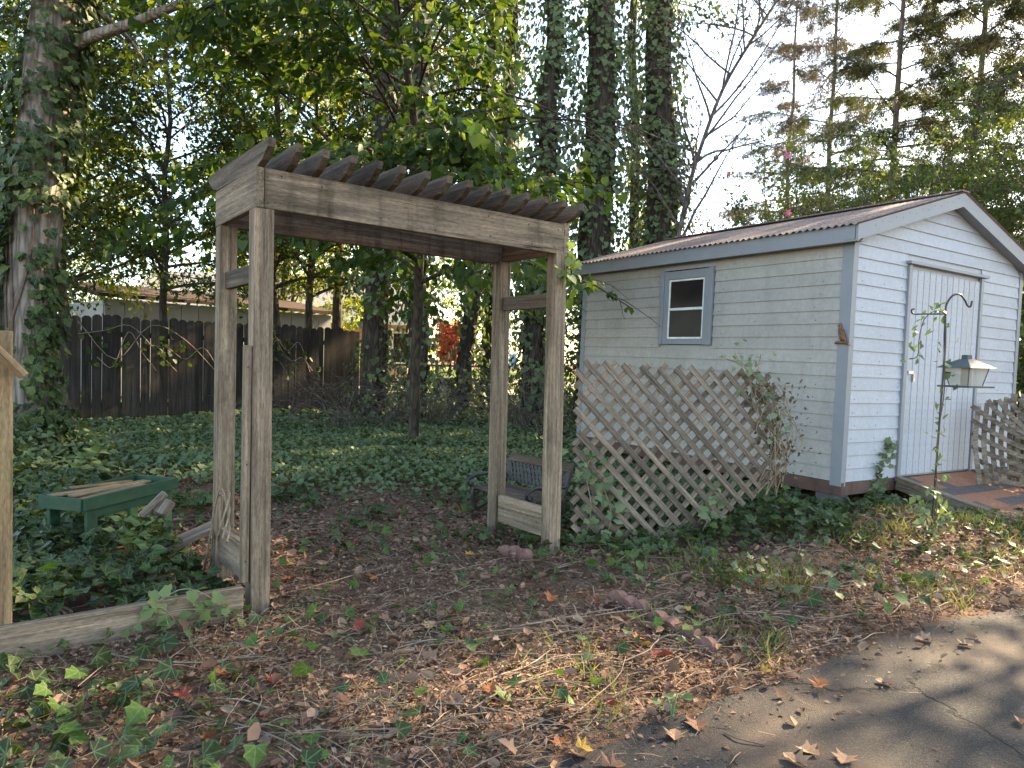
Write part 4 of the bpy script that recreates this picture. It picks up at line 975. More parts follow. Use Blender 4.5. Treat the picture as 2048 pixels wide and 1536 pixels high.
for nm_, xa, xb, Y, rad, dens, ntw, lab, off in IT:
    p0 = D(xa, 700, Y); p1 = D(xb, 100, Y); d = (p1 - p0) / (p1.z - p0.z); q0 = p0 + d * (-.1 - p0.z)
    tk = trunk_poly(q0, p1, 13.5, 12, .05)
    t_ = empty(nm_, (q0.x, q0.y, 0), lab, 'tree', 'ivy covered trunks'); TB = Tubes()
    TB.add(catmull(tk, 2), np.linspace(rad * 1.15, rad * .55, 23), 10, .12)
    A, Dd = grow(TB, tk, rad, 15, .7, 1., lambda t: 2.8, lambda t: .4, .2, 10, .4, .14)
    TB.obj('trunk', M['bark_dark'], t_)
    crown('crown', A, Dd, T_OVAL, .15, M['leaf_dark'], t_, 4, .15)
    P = wrap_ivy(tk, rad * 1.1, rad * .9, 0, 9., dens, .1, off)
    mobj('ivy', leaves_mesh('ivy', T_IVY5, *P), M['ivy'], t_)
    TB = Tubes(); twigs_out(tk, rad, .3, 7., int(ntw * 2.6), .75, TB, .006, -.1); tag(TB.obj('dead_twigs', M['stem'], t_), kind='stuff')

# --- redbud with broad heart leaves over the arbor
rb0 = np.array([-1.32, 9.7, 0]); tk = np.array([[-1.32, 9.7, -.05], [-1.28, 9.4, 1.0], [-1.2, 9.0, 2.0], [-1.15, 8.6, 3.0], [-1.2, 8.3, 4.0], [-1.4, 8.2, 5.2], [-1.5, 8.1, 6.4]])
t_ = empty('redbud_tree', rb0, 'broad heart leaved tree with layered branches hanging over the arbor', 'tree'); TB = Tubes(); TB.add(catmull(tk, 4), np.linspace(.075, .03, 25), 8, .1)
A, Dd = grow(TB, tk, .08, 36, .36, .98, lambda t: 2.75, lambda t: .32 + .3 * t, .75, 14, .38, .05, .5, flat=.12)
A2, D2 = grow(TB, tk, .08, 18, .38, .85, lambda t: 3.0, lambda t: .45, .85, 14, .36, .05, .5, az=(-2.75, -.35), flat=.12)
A = np.concatenate([A, A2]); Dd = np.concatenate([Dd, D2])
k = (A[:, 2] > 1.75) & (A[:, 0] < np.where(A[:, 2] > 3.25, -.15, .85) + .2 * rng.normal(size=len(A))); A = A[k]; Dd = Dd[k]
TB.obj('trunk', M['bark_dark'], t_); crown('crown', A, Dd, T_HEART, .1, M['redbud'], t_, 1, .035, 1.0, .55, .7)

# --- understory trees closing the left background
def leafy(name, lab, base, H, r, nl, Lf, leaf, size, mat, per, cat='tree', h0=.25, group=None, elev=.4, tw=9, spacing=.11, bark='bark_dark', tmpl=T_OVAL, droop=.3, jit=.1, wob=.06, sub=0, lean=(0, 0)):
    tk = trunk_poly((base[0], base[1], -.1), (base[0] + lean[0], base[1] + lean[1], H), H, 8, wob)
    t_ = empty(name, (base[0], base[1], 0), lab, cat, group); TB = Tubes(); TB.add(catmull(tk, 2), np.linspace(r, r * .25, 15), 7, .1)
    A, Dd = grow(TB, tk, r, nl, h0, 1., Lf, lambda t: elev + .4 * t, droop, tw, .4, spacing, sub=sub)
    TB.obj('trunk', M[bark], t_); crown('crown', A, Dd, tmpl, size, M[mat], t_, per, jit); return t_
leafy('understory_tree', 'dark leafy tree leaning over the picket fence between ivy tree and outbuilding', (-6.7, 13.7), 8.0, .09, 36, lambda t: 2.9 - .8 * t, 0, .12, 'leaf_dark', 4, h0=.3, tw=15)
leafy('understory_tree', 'dark leafy tree growing behind the picket fence and left arbor posts', (-4.35, 15.4), 8.5, .1, 38, lambda t: 3. - .8 * t, 0, .12, 'leaf_dark', 4, h0=.3, tw=15)
leafy('understory_tree', 'leafy tree with low boughs behind the left ivy clad trunk', (-8.3, 11.3), 7.5, .1, 34, lambda t: 2.6 - .8 * t, 0, .105, 'leaf_dark', 4, h0=.2, tw=15)
leafy('understory_tree', 'dense yellow green tree overhanging the outbuilding roof', (-8.9, 14.2), 8.5, .12, 36, lambda t: 3. - .8 * t, 0, .13, 'leaf_yel', 4, h0=.3, tw=15, spacing=.13)
leafy('understory_tree', 'dense yellow green tree rising behind the middle of the picket fence', (-5.2, 15.6), 9.5, .13, 38, lambda t: 3. - .8 * t, 0, .13, 'leaf_yel', 4, h0=.28, tw=15, spacing=.13)
leafy('understory_tree', 'dense dark tree behind the ivy trunk at the fence end', (-2.0, 14.4), 9.5, .12, 34, lambda t: 2.6 - .8 * t, 0, .13, 'leaf_dark', 4, h0=.42, tw=14, spacing=.13)
leafy('understory_tree', 'shaggy leafy tree between the picket fence end and the slim ivy trunk', (-2.3, 17.5), 7.0, .1, 22, lambda t: 2.6 - .8 * t, 0, .11, 'leaf_yel', 3, h0=.38)
leafy('yellow_green_tree', 'yellow green sunlit tree standing over the white outbuilding', (-7.2, 22.5), 9, .14, 30, lambda t: 3.6 - 1.2 * t, 0, .13, 'leaf_yel', 3, h0=.25, spacing=.13)
leafy('yellow_green_tree', 'tall yellow green tree beyond the left ivy clad trunk', (-13, 20), 11, .16, 30, lambda t: 4. - 1.2 * t, 0, .14, 'leaf_yel', 3, h0=.15, spacing=.14)
leafy('yellow_green_tree', 'tall yellow green tree topping the redbud boughs', (-4.6, 19), 12.5, .16, 32, lambda t: 3.8 - 1. * t, 0, .13, 'leaf_yel', 3, h0=.42, spacing=.13)
leafy('yellow_green_tree', 'yellow green tree at the lawn edge behind slim ivy trunks', (-1.0, 27), 13, .16, 26, lambda t: 3.6 - 1. * t, 0, .14, 'leaf_yel', 3, h0=.38, spacing=.15)
leafy('yellow_green_tree', 'leafy tree at the lawn edge seen through right arbor frame', (2.6, 24), 8, .12, 22, lambda t: 2.4 - 1. * t, 0, .13, 'leaf_yel', 3, h0=.2, spacing=.15)
leafy('yellow_green_tree', 'low branching yellow green tree behind the outbuilding end', (-11.5, 18.2), 6.5, .1, 34, lambda t: 3.2 - 1.2 * t, 0, .13, 'leaf_yel', 5, h0=.1, spacing=.12, tw=12)
leafy('yellow_green_tree', 'low branching yellow green tree between outbuilding and house', (-7.6, 24.5), 7.5, .1, 34, lambda t: 3.4 - 1.2 * t, 0, .14, 'leaf_yel', 5, h0=.15, spacing=.13, tw=12)
# far side of the lawn
for i, (x, y, H, mt, lab) in enumerate(((-12, 62, 14, 'leaf_yel', 'tall tree across the lawn behind the neighbouring house'), (-4.5, 70, 10, 'leaf_yel', 'rounded yellow tree across the lawn'), (3, 66, 15, 'leaf_dark', 'dark green tree across the lawn behind the blue sign'), (12, 64, 16, 'leaf_yel', 'tall tree across the lawn behind the shed'), (-22, 58, 16, 'leaf_yel', 'big tree across the lawn at the house end'), (24, 60, 16, 'leaf_dark', 'big dark tree across the lawn beyond the conifers'))):
    leafy('lawn_tree', lab, (x, y), H, .3, 26, lambda t: 5.5 - 2 * t, 0, .4, mt, 4, h0=.08, spacing=.3, tw=8, jit=.4)
rt_ = leafy('red_maple', 'small red leaved tree standing across the lawn', (-4.6, 52), 3.5, .1, 24, lambda t: 1.0, 0, .3, 'redleaf', 6, h0=.35, spacing=.2)

# --- conifers behind the shed
def conifer(lab, px, Y, H, r, L, nl, per=2, dry=False, h0=.1):
    p = D(px, 600, Y); tk = trunk_poly((p.x, p.y, -.1), (p.x + .25, p.y, H), H, 9, .04)
    t_ = empty('conifer', (p.x, p.y, 0), lab, 'tree', 'conifers behind the shed'); TB = Tubes(); TB.add(catmull(tk, 2), np.linspace(r, r * .3, 17), 8, .1)
    A, Dd = grow(TB, tk, r, nl, h0, 1., lambda t: L * (1.12 - .7 * t), lambda t: .1 + .35 * t, .35, 21, .34, .06, .5, flat=.1, wob=.06, twr=.005)
    TB.obj('trunk', M['bark_pine'], t_)
    n = len(A) * per; A = np.repeat(A, per, 0) + rng.normal(size=(n, 3)) * .06; Dd = np.repeat(Dd, per, 0)
    ax = Dd * .9 + rv(n) * .55; ax[:, 2] -= .35; nm = rv(n) * .4; nm[:, 2] += 1
    mobj('crown', leaves_mesh('crown', T_SPRAY3, A, ax, nm, .17 * (.6 + .7 * rng.random(n)), rng.random(n)), M['needle_dry' if dry else 'needle'], t_); return t_
conifer('tall sparse conifer with pale straight trunk behind the shed gable', 1768, 20, 14, .14, 3.6, 60, 3)
conifer('tall conifer with drooping boughs behind the shed door', 1928, 19, 14, .13, 3.4, 64, 3)
conifer('feathery brown tinged conifer behind the far end of the shed roof', 1640, 24, 15, .13, 3.6, 56, 2, True)
conifer('dense conifer right of the shed, behind the pink flowered shrub', 2075, 16.5, 13, .13, 3.2, 60)
conifer('tall conifer standing beyond the right side of the shed', 2290, 15.5, 14, .15, 3.4, 50, 3)
conifer('slender conifer between stout ivy trunk and shed gable', 1560, 27, 15, .12, 3.0, 46, 2, True, .15)
# leaning bare tree beside the stout ivy trunk
tk = np.array([D(1345, 560, 12.8), D(1372, 400, 12.8), D(1400, 300, 12.8), D(1445, 180, 12.8), D(1500, 85, 12.8), D(1560, -10, 12.8), D(1620, -120, 12.8)]); tk = np.vstack([[tk[0][0] - .1, tk[0][1], -.1], tk])
t_ = empty('bare_tree', (tk[0][0], tk[0][1], 0), 'thin leaning tree with fine bare branches beside the stout ivy trunk', 'tree'); TB = Tubes(); TB.add(catmull(tk, 4), np.linspace(.05, .02, 29), 6)
A, Dd = grow(TB, tk, .07, 34, .2, 1., lambda t: 2.0, lambda t: .75, .1, 10, .42, .1, .1, flat=.3, twr=.008, sub=3)
TB.obj('trunk', M['bark'], t_); k = rng.random(len(A)) < .3; crown('crown', A[k], Dd[k], T_LONG, .07, M['needle'], t_, 1, .04)

# --- flowering shrub behind the shed, shrub at its right side, and off-frame trees added at the right to dapple the driveway with shade
def shrub(name, lab, base, H, rad, n, mat, size, flowers=0, tmpl=T_OVAL, n_st=26):
    t_ = empty(name, (base[0], base[1], 0), lab, 'shrub'); TB = Tubes(); A = []; Dd = []
    for i in range(n_st):
        a = rng.random() * 6.28; s = .35 + .65 * rng.random(); d = np.array([math.cos(a) * rad * s / H, math.sin(a) * rad * s / H, 1]); L = H * (.75 + .3 * rng.random()) * (1.1 - .25 * s)
        lp = limb_poly((base[0] + rng.normal() * .15, base[1] + rng.normal() * .15, -.05), d, L, 8, .25, .07); TB.add(lp, np.linspace(.02, .004, 9), 4)
        for j in range(n // n_st // 6):
            q, dd = poly_at(lp, .2 + .8 * rng.random()); tp = limb_poly(q, unit(dd) + rng.normal(size=3) * .9, .5 + .3 * rng.random(), 3, .3, .2); TB.add(tp, [.005, .004, .003, .002], 3)
            for m_ in range(6): x, dx = poly_at(tp, rng.random()); A.append(x); Dd.append(unit(dx))
    tag(TB.obj('stems', M['bark'], t_), kind='stuff'); A = np.array(A); Dd = np.array(Dd); crown('foliage', A, Dd, tmpl, size, M[mat], t_, 3, .06)
    if flowers:
        k = rng.choice(np.where(A[:, 2] > H * .55)[0], flowers); 
        for q in k:
            n_ = 6; c = A[q] + np.array([-.05, -.15, .05]); th = np.arange(n_) * 6.28 / n_; ax = np.stack([np.cos(th), -.4 + 0 * th, np.sin(th)], 1)
            mobj('flower', leaves_mesh('flower', T_OVAL, np.repeat(c[None], n_, 0), ax, np.tile([0., -1, .2], (n_, 1)), .085), M['pink'], t_)
p = D(1640, 500, 13.2); shrub('rose_of_sharon', 'tall dense shrub with pink blooms behind the shed roof', (p.x, p.y), 6.0, 2.1, 5200, 'leaf_shrub', .085, 7)
p = D(1850, 500, 14.2); shrub('leafy_shrub', 'tall dense green shrub behind the shed gable', (p.x, p.y), 7.2, 2.4, 6000, 'leaf_shrub', .09, 0)
p = D(2060, 500, 12.8); shrub('leafy_shrub', 'tall green thicket behind the right end of the shed', (p.x, p.y), 6.6, 2.2, 5600, 'leaf_shrub', .09, 0)
p = D(2100, 800, 8.4); shrub('leafy_shrub', 'small leafy shrub growing past the warped lattice', (p.x, p.y), 2.4, .8, 700, 'leaf_shrub', .09, 0, T_HEART, 14)
leafy('added_shade_tree', 'broad leafy tree added to shade the driveway from beyond the shed ramp', (9.8, 8.6), 8.5, .16, 10, lambda t: 3.4 - 1. * t, 0, .14, 'leaf_shrub', 7, h0=.3, spacing=.11)
leafy('added_shade_tree', 'tall leafy tree added for shade right of the conifers', (13.5, 11), 11, .2, 32, lambda t: 4.2 - 1. * t, 0, .16, 'leaf_shrub', 3, h0=.2, spacing=.15)

# --- bare brush under the ivy trunks
for x, y, Y, lab in ((735, 835, 11.5, 'tangle of bare brush at the end of the picket fence'), (800, 830, 12., 'tangle of bare brush under the vine smothered trunk'), (870, 825, 12.5, 'bare brush in front of the parked trailer'), (1040, 810, 12.5, 'bare brush seen through the right arbor frame'), (1110, 800, 11, 'bare brush at the shed rear corner')):
    p = D(x, y, Y); t_ = empty('bare_bush', (p.x, p.y, 0), lab, 'brush', 'bare brush'); TB = Tubes()
    for i in range(34):
        a = rng.random() * 6.28; d = np.array([math.cos(a) * .7, math.sin(a) * .7, .7 + .5 * rng.random()]); lp = limb_poly((p.x + rng.normal() * .3, p.y + rng.normal() * .2, 0), d, 1.1 + 1.2 * rng.random(), 7, .9, .16); TB.add(lp, np.linspace(.008, .003, 8), 3)
        for j in range(4): q, dd = poly_at(lp, .3 + .7 * rng.random()); TB.add(limb_poly(q, unit(dd) + rng.normal(size=3) * .6, .5, 3, .5, .2), np.linspace(.004, .002, 4), 3)
    tag(TB.obj('stems', M['bark'], t_), kind='stuff')
# leaning dead trunk by the left tree and vines hung along the fence
T = Tubes(); T.add(catmull([D(152, 905, 8.6), D(138, 850, 8.6), D(118, 770, 8.5), D(105, 690, 8.4), D(88, 600, 8.2)], 5), np.linspace(.085, .05, 21), 8, .15)
tag(T.obj('leaning_dead_trunk', M['bark']), 'short dead trunk leaning toward the ivy tree in front of fence', 'trunk')
vn = empty('fence_vine', (-6.5, 12.2, 0), 'straggling half dead vines draped over the picket fence', 'vine'); T = Tubes(); A = []
for k in range(13):
    s = .06 + .8 * rng.random(); a = FL + fd * s + fnn * .06; L = .8 + 1.6 * rng.random(); sg_ = 1 if rng.random() < .6 else -1
    pts = [np.array(a) + np.array(fdn) * sg_ * L * t - np.array(fnn) * -.06 * rng.random() + np.array([0, 0, .9 + .9 * rng.random() * (1 - t) + .5 * math.sin(t * 3) * rng.random()]) for t in np.linspace(0, 1, 5)]
    c = catmull(pts, 4); T.add(c, .0065, 4); A += [q + rng.normal(size=3) * .06 for q in c[::2] if rng.random() < .5]
tag(T.obj('stems', M['tanstem'], vn), kind='stuff'); A = np.array(A); A = np.repeat(A, 4, 0) + rng.normal(size=(len(A) * 4, 3)) * .08
mobj('foliage', leaves_mesh('foliage', T_HEART, A, rv(len(A)) + [0, 0, -.7], rv(len(A)) * .5 + np.array(fnn), .09), M['leaf_dark'], vn)

# ------------------------------------------------------------------ ground cover
def in_view(x, y): return (np.abs(x) < .88 * y + 1.5)
def scatter(x0, x1, y0, y1, dens):
    n = int((x1 - x0) * (y1 - y0) * dens); x = x0 + (x1 - x0) * rng.random(n); y = y0 + (y1 - y0) * rng.random(n); k = in_view(x, y); return x[k], y[k]
def ivy_patch(name, lab, rect, dens, size, tmpl, mat, sel=None, young=0., tilt=.75, hmul=1.):
    x, y = scatter(*rect, dens); c = ivy_cover(x, y); k = rng.random(len(x)) < (c if sel is None else sel(x, y, c)); x, y, c = x[k], y[k], c[k]; n = len(x)
    z = ground_z(x, y) + .015 + ivy_h(x, y, c) * hmul * np.sqrt(rng.random(n)); nm = rv(n) * tilt; nm[:, 2] += .85; nm[:, 1] -= .2
    ax = rv(n); ax[:, 2] = ax[:, 2] * .3 - .15
    tint = np.clip(.25 * rng.random(n) + .75 * vnoise(x, y, 2.2, 41) * rng.random(n) + young, 0, 1)
    o = mobj(name, leaves_mesh(name, tmpl, np.stack([x, y, z], 1), ax, nm, size * (.45 + .75 * rng.random(n)), tint, tmpl in (T_IVY, T_IVYB)), mat); return tag(o, lab, 'ivy', kind='stuff')
pal = lambda x, y, c: .45 * c * sm(.8, 1.6, x) * (y < 8)
ivy_patch('ivy_ground_cover', 'dark green ivy ground cover in the yard', (-4.5, 5., 1.6, 6.2), 600, .068, T_IVY, M['ivy'])
ivy_patch('ivy_ground_cover', 'small three lobed ivy among the larger leaves', (-4.5, 5., 1.6, 6.2), 520, .05, T_IVYB, M['ivy'], young=.12)
ivy_patch('ivy_ground_cover', 'small leaved dark ivy carpet behind the arbor', (-9, 4, 6.2, 12), 950, .06, T_IVY5, M['ivy'])
ivy_patch('ivy_ground_cover', 'distant ivy carpet at the fence and trunks', (-13, 8, 12, 22), 210, .12, T_IVY5, M['ivy'])
ivy_patch('young_ivy', 'bright young ivy leaves among the litter', (-4., 4.6, 1.6, 5.6), 150, .06, T_IVY, M['ivy_young'], lambda x, y, c: np.clip(.12 + .5 * c, 0, 1) * (off_asphalt(x, y) > .15) * sm(.25, .6, vnoise(x, y, 2.6, 51)), hmul=1.25)
ivy_patch('variegated_ivy', 'grey green variegated ivy at the lattice and shed foot', (.2, 5, 3.6, 7), 420, .065, T_IVY, M['ivy_pale'], pal, hmul=1.15)

# litter: leaf fragments, straw and stems
def litter_part(name, lab, rect, dens, size, tmpl, mat, zj=.03, tilt=.5, keep=None):
    x, y = scatter(*rect, dens); o_ = off_asphalt(x, y); su, sv = shd(x, y)
    pr = sm(-.03, .1, o_ + .06 * (vnoise(x, y, 6, 61) - .5)) * (1 - .85 * ivy_cover(x, y)) * ~((su > 0) & (sv > 0)); pr = pr + (.006 + .06 * sm(-.5, 0, o_)) * (o_ < 0)
    pr = pr * np.clip(.3 + 1.1 * vnoise(x, y, 2.7, 63), 0, 1)
    if keep is not None: pr = pr * keep(x, y)
    k = rng.random(len(x)) < pr; x, y = x[k], y[k]; n = len(x); z = np.where(off_asphalt(x, y) < 0, .008, ground_z(x, y) + .006 + zj * rng.random(n) ** 2)
    nm = rv(n) * tilt; nm[:, 2] += 1; ax = rv(n); ax[:, 2] *= .22
    tint = np.clip(rng.random(n) ** 1.3 * .85 + .25 * (vnoise(x, y, 1.8, 62) - .4), 0, 1)
    return tag(mobj(name, leaves_mesh(name, tmpl, np.stack([x, y, z], 1), ax, nm, size * (.4 + .9 * rng.random(n)), tint), mat), lab, 'litter', kind='stuff')
litter_part('leaf_litter', 'brown dead leaf litter over the bare ground', (-3.4, 5.5, 1.5, 4.6), 4200, .023, T_BIT, M['litter'])
litter_part('leaf_litter', 'large curled dead leaves in the litter', (-3.4, 5.5, 1.5, 5.2), 26, .055, T_MAPLE, M['litter'], .04, .8)
litter_part('leaf_litter', 'curled dead oval leaves in the litter', (-3.4, 5.5, 1.5, 6.), 170, .055, T_CURL, M['litter'], .04, .9)
litter_part('leaf_litter', 'brown litter on the path under the arbor', (-4, 6, 4.6, 8), 1100, .045, T_BIT, M['litter'])
litter_part('pine_straw', 'tan pine straw scattered on the ground', (-3.4, 5.5, 1.5, 6.8), 1500, .1, T_STRIP, M['straw'], .035, .6)
x, y = scatter(-.6, 5.2, 2.2, 5.8, 170); k = (off_asphalt(x, y) > .1) & (rng.random(len(x)) < sm(.45, .75, vnoise(x, y, 2.4, 71)) * (1 - ivy_cover(x, y)) * sm(-.2, 1.4, x)); x, y = x[k], y[k]
x = np.repeat(x, 9) + rng.normal(size=len(x) * 9) * .025; y = np.repeat(y, 9) + rng.normal(size=len(y) * 9) * .025; n = len(x); ax = rv(n) * .6; ax[:, 2] = .7
tag(mobj('grass_tufts', leaves_mesh('grass_tufts', ([(0, -.03, 0), (0, .03, 0), (.6, .02, .02), (.6, -.02, .02), (1, 0, -.1)], [(0, 1, 2), (0, 2, 3), (3, 2, 4)]), np.stack([x, y, ground_z(x, y)], 1), ax, rv(n), .085 * (.4 + rng.random(n))), M['grass']), 'thin grass tufts in the litter near the driveway', 'grass', kind='stuff')
T = Tubes()
for i in range(330):
    for _ in range(40):
        x = rng.uniform(-2.8, 4.2); y = rng.uniform(1.7, 5.6); ok = off_asphalt(x, y) > .02 and in_view(np.array(x), np.array(y)) and ivy_cover(x, y) < .5
        if ok and (rng.random() < (1. if off_asphalt(x, y) < 1.1 else .35)): break
    a = .35 + rng.normal() * .5 if x > -.6 else rng.random() * 6.28; L = .2 + .7 * rng.random() ** 2; P = limb_poly((x, y, 0), (math.cos(a), math.sin(a), 0), L, 8, 0, .16); P[:, 2] = ground_z(P[:, 0], P[:, 1]) + .012 + .03 * rng.random() * np.sin(np.linspace(0, 3.1, 9)) + .004
    if (off_asphalt(P[:, 0], P[:, 1]) < -.02).any(): continue
    T.add(P, np.linspace(.0028, .0012, 9) * (.7 + .9 * rng.random()), 4)
tag(T.obj('dry_stems', M['tanstem']), 'tangle of thin dry vine stems lying on the litter', 'stems', kind='stuff')
T = Tubes()
for i in range(420):
    x = rng.uniform(-2.6, .4); y = rng.uniform(1.7, 3.6)
    if off_asphalt(x, y) < .1: continue
    a = rng.random() * 6.28; P = limb_poly((x, y, float(ground_z(x, y))), (math.cos(a) * .7, math.sin(a) * .7, .6), .12 + .12 * rng.random(), 5, 1.4, .12); P[:, 2] = np.maximum(P[:, 2], .008); T.add(P, .0016, 4)
tag(T.obj('ivy_runners', M['greenstem']), 'thin green ivy runners arching over the litter', 'stems', kind='stuff')

# individual bright fallen leaves
FM_ = {}
for nm_ in ('a', 'b', 'c'):
    tv, tf = T_MAPLE; c_ = rng.uniform(.25, .7); V = [(x - .45, y_, abs(y_) * c_ + .3 * (x - .45) ** 2 + rng.normal() * .03) for x, y_, z_ in tv]; FM_[nm_] = (V, tf)
FM_['c'] = ([(x - .45, y_ * .9, z_ * 1.2) for x, y_, z_ in T_CURL[0]], T_CURL[1])
def fallen(px, py, colr, size, label, group, asph=False):
    p = G(px, py, .02); z = .006 if asph else float(ground_z(p.x, p.y)) + .035; V, tf = FM_[random.choice('abc')]
    key = ('fl', colr, id(V))
    if key not in _bc:
        me = bpy.data.meshes.new('fallen_leaf'); me.from_pydata(V, [], tf); me.update(); me.materials.append(M['fl_' + colr]); _bc[key] = me
    W = Matrix.Translation((p.x, p.y, z)) @ Matrix.Rotation(random.uniform(0, 6.28), 4, 'Z') @ Matrix.Rotation(random.uniform(-1, 1) * (.06 if asph else .35), 4, 'X') @ Matrix.Rotation(random.uniform(-1, 1) * (.06 if asph else .35), 4, 'Y') @ Matrix.Scale(size, 4)
    tag(mobj('fallen_leaf', _bc[key], None, None, W), label, 'leaf', group)
FALL = {'orange': [(748, 1163), (572, 1160), (418, 1478), (1278, 1290), (1005, 1420), (440, 1352), (546, 1365), (906, 1235), (1130, 1070), (920, 1235), (668, 1100), (1100, 1205), (1640, 1372), (985, 1390), (1060, 1120), (735, 1160), (1015, 1470), (1120, 1495)],
        'red': [(262, 1347), (365, 1390), (742, 1085), (545, 1372), (720, 1255), (1310, 1318), (1330, 1320), (1225, 1420), (705, 1090), (520, 1440), (1515, 1165), (590, 1010), (660, 1075), (850, 1105), (630, 1070), (1265, 1105), (1190, 1210), (1090, 1200)],
        'yellow': [(939, 1119), (1378, 1228), (1290, 1300), (580, 1128), (640, 1105), (1530, 1350), (720, 1120), (1165, 1500), (380, 1215), (1330, 1165)],
        'tan': [(568, 1183), (700, 1360), (560, 1215), (1500, 1190), (1290, 1372), (860, 1258), (1400, 1240), (1620, 1155), (1250, 1210), (1480, 1365), (1130, 1220), (1440, 1300), (1700, 1290), (330, 1460), (120, 1400), (60, 1460), (900, 1330), (790, 1450), (1010, 1300)]}
for colr, pts in FALL.items():
    lab = {'orange': 'curled orange fallen leaf lying on the brown litter', 'red': 'crumpled red fallen leaf lying on the brown litter', 'yellow': 'bright yellow fallen leaf lying on the litter', 'tan': 'pale tan fallen leaf curled on the brown litter'}[colr]
    for px, py in pts: fallen(px, py, colr, random.uniform(.042, .065), lab, colr + ' fallen leaves on the litter')
for px, py in ((1618, 1495), (1690, 1512), (1350, 1465), (1395, 1445), (1770, 1360), (2040, 1438), (1930, 1286), (1850, 1275), (1110, 1528), (1160, 1500), (1225, 1525), (1590, 1515)):
    fallen(px, py, 'brown' if px % 2 else 'tan', random.uniform(.05, .075), 'dry curled brown leaf lying on the asphalt', 'dry leaves on the driveway', True)
T = Tubes(); T.add(catmull([G(1448, 1465, .008), G(1480, 1478, .012), G(1530, 1490, .008)], 5), .003, 4); tag(T.obj('twig', M['stem']), 'thin dark twig lying on the asphalt', 'twig')

# creeper plant in the ivy bed, weeds, vines on hook, lattice and shed corner
def plant(name, lab, cat, stems, tmpl, size, mat, stem_mat, per=5, r=.003, jit=.02, drop=.2, tb=0., frac=0.):
    t_ = empty(name, Vector(stems[0][0]), lab, cat); T = Tubes(); A = []; Dd = []
    for s in stems:
        c = catmull(s, 6); T.add(c, r, 5); g_ = np.gradient(c, axis=0)
        for i in range(int(len(c) * frac), len(c)): A.append(c[i]); Dd.append(unit(g_[i]))
    T.obj('stem', M[stem_mat], t_); A = np.array(A); Dd = np.array(Dd); n = len(A) * per; A = np.repeat(A, per, 0) + rng.normal(size=(n, 3)) * jit; Dd = np.repeat(Dd, per, 0)
    k = rng.random(n) < .85; ax = rv(n) + Dd * .2; ax[:, 2] -= drop; nm = rv(n) * .6 + [0, -.5, .8]
    mobj('foliage', leaves_mesh('foliage', tmpl, A[k], ax[k], nm[k], size * (.6 + .6 * rng.random(k.sum())), np.clip(rng.random(k.sum()) + tb, 0, 1)), M[mat], t_)
def pal_leaf(name, lab, px, py, Y, hts, size, mat):
    t_ = None
    for (x_, y_) in hts:
        b = G(px, py, .02); tip = D(x_, y_, Y)
        if t_ is None: t_ = empty(name, b, lab, 'plant')
        T = Tubes(); T.add(catmull([b, (b + tip) / 2 + Vector((0, 0, .04)), tip], 5), .003, 5); T.obj('stem', M['greenstem'], t_)
        n = 5; th = np.linspace(-1.9, 1.9, n) + rng.normal() * .3; ax = np.stack([np.sin(th), -np.cos(th) * .6, .1 + .35 * np.cos(th)], 1)
        mobj('leaf', leaves_mesh('leaf', T_LONG if False else T_OVAL, np.repeat(np.array(tip)[None], n, 0), ax, np.tile([0., -.5, 1], (n, 1)), size * (.8 + .3 * rng.random(n))), M[mat], t_)
pal_leaf('creeper_plant', 'bright five leaved creeper standing in front of the green planter', 265, 1150, 3.55, ((232, 1062), (285, 1050), (262, 1085), (300, 1095), (245, 1040), (275, 1070)), .075, 'ivy_young')
pal_leaf('seedling', 'broad leaved green seedling in the ivy behind the planter', 175, 945, 5.6, ((170, 915), (195, 905), (160, 935), (210, 930)), .11, 'ivy_young')
pal_leaf('dandelion', 'low leafy weed at the ragged edge of the asphalt', 1345, 1435, 2.48, ((1325, 1405), (1360, 1395), (1348, 1435), (1335, 1418)), .06, 'ivy_young')
hv = [[D(1866 + 4 * math.sin(i * 1.2) + i * 2.9, 1070 - i * 45, HY - .02 * math.cos(i * 1.7)) for i in range(11)],
      [D(1893, 628, HY - .015), D(1870, 622, HY - .02), D(1848, 640, HY - .02), D(1838, 680, HY - .03), D(1835, 712, HY - .02), D(1818, 718, HY - .02)]]
plant('hook_vine', 'slender green vine twining up the iron hook pole', 'vine', hv, T_OVAL, .062, 'ivy_young', 'stem', 1, .0035, .03, .1, .1)
plant('hook_vine', 'bushy leaf clump at the foot of the iron hook', 'vine', [[G(1862, 1075, .05), D(1850, 1030, HY), D(1835, 1000, HY)], [G(1862, 1075, .05), D(1885, 1030, HY), D(1900, 1050, HY)], [G(1862, 1075, .05), D(1868, 1010, HY), D(1880, 985, HY)]], T_OVAL, .075, 'ivy_pale', 'stem', 2, .003, .035, .1)
le = lambda t, z, o=.02: L3(Vector((t, z)), o)
st = [[le(1.45 + .1 * math.sin(k * 2.1), .3, .03), le(1.5 + .08 * math.sin(k), .6, .05 + .02 * k), le(1.42 + .1 * math.cos(k * 1.3), .9, .04), le(1.3 + .12 * math.sin(k * 3.), 1.18, .03), le(1.2 + .2 * math.cos(k * 2), 1.24 + .02 * k, .0)] for k in range(5)]
plant('lattice_vine', 'pale vine spilling over the end of the lattice panel', 'vine', st, T_IVY, .045, 'ivy_pale', 'tanstem', 1, .004, .06, .2, 0., .35)
st = [[le(1.5 + .12 * math.sin(k * 2.1), .35, .0), le(1.55 + .1 * math.sin(k * 1.7), .75, .04), le(1.42 + .15 * math.cos(k), 1.1, .05), le(1.52 + .2 * math.sin(k * 5), .8 + .1 * math.sin(k), .07), le(1.6, .45 + .03 * k, .06)] for k in range(7)]
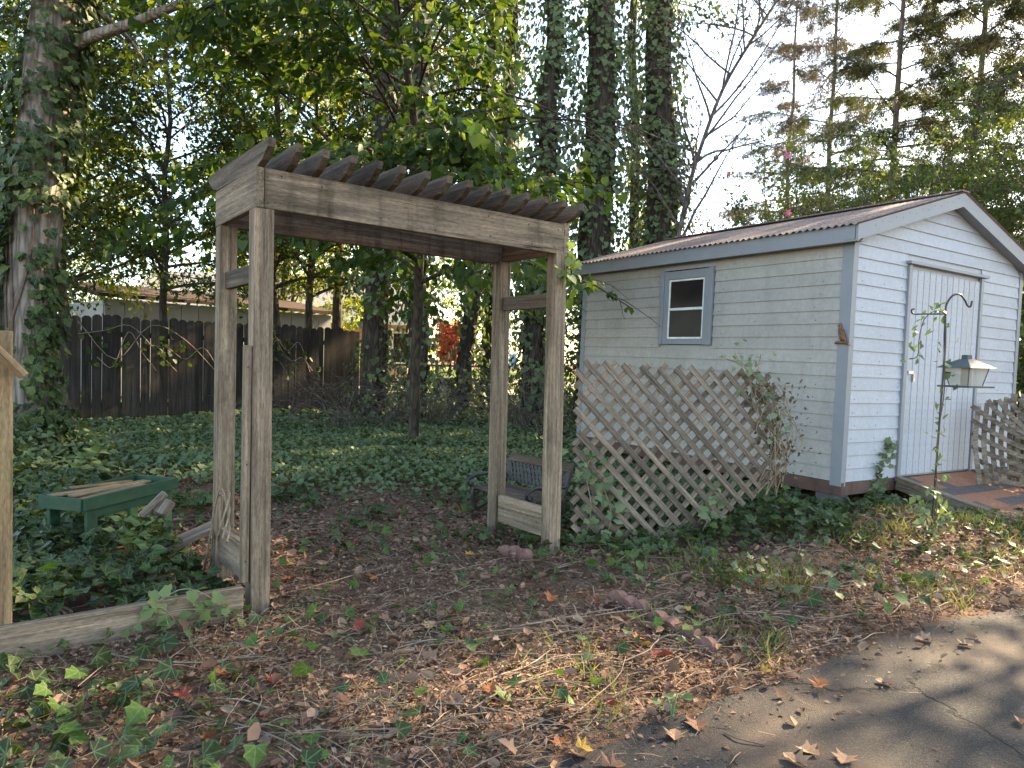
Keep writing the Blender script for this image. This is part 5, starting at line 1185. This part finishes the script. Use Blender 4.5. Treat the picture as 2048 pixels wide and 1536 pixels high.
plant('dead_vine', 'brown dead vine tangle on the end of the lattice panel', 'vine', st, T_OVAL, .04, 'ivy_dry', 'tanstem', 2, .003, .06, .2)
st = [[le(.05, .0, .02), le(.1, .25, .04), le(.06, .5, .03), le(.12, .62, .02)], [le(.2, .0, .02), le(.25, .2, .03), le(.18, .42, .03)], [le(.9, .0, .03), le(1.0, .2, .05), le(1.05, .33, .04)]]
plant('lattice_ivy', 'grey green ivy climbing the arbor end of the lattice', 'ivy', st, T_IVY, .06, 'ivy_pale', 'tanstem', 3, .003, .05, .2)
ss = lambda u, z: SM @ Vector((u, -.04, z))
plant('shed_ivy', 'ivy sprig climbing the white siding beside the shed door', 'ivy', [[ss(.5, -.28), ss(.46, -.1), ss(.52, .05), ss(.56, .18), ss(.62, .27), ss(.68, .32)], [ss(.45, -.28), ss(.5, -.12), ss(.55, .04)]], T_IVY, .055, 'ivy_pale', 'tanstem', 3, .003, .03, .2)
av = lambda u, v, z: AM @ Vector((u, v, z))
plant('arbor_vine', 'leafy vine tip hanging over the top of the right arbor post', 'vine', [[av(AL + .01, .1, 2.0), av(AL + .02, -.01, 1.86), av(AL - .01, -.03, 1.78), av(AL - .04, -.03, 1.72)]], T_HEART, .06, 'ivy_young', 'greenstem', 2, .003, .03, .5)
kb = lambda u, z: AM @ Vector((u, -.06, z))
plant('board_ivy', 'bright ivy trailing over the low border board by the arbor', 'ivy', [[kb(-.1, .0), kb(-.18, .12), kb(-.3, .19), kb(-.42, .15)], [kb(-.05, .02), kb(-.2, .08), kb(-.36, .1), kb(-.46, .03)], [kb(-.3, 0), kb(-.4, .13), kb(-.5, .05)]], T_IVY, .055, 'ivy_young', 'tanstem', 1, .0025, .03, .2, .2)
T = Tubes()
for k in range(3): T.add(catmull([av(.03 - .03 * k, AW + .02, .05), av(-.03, AW - .15 - .05 * k, .42 + .05 * k), av(.02, AW - .25, .5 - .08 * k), av(-.05, AW - .3 - .08 * k, .3)], 6), .005, 5, .2)
tag(T.obj('bare_vine', M['tanstem']), 'bare curling vine around the foot of the left arbor post', 'vine')
scene.cycles.use_denoising = True
scene.view_settings.use_white_balance = True
scene.view_settings.white_balance_temperature = 7250
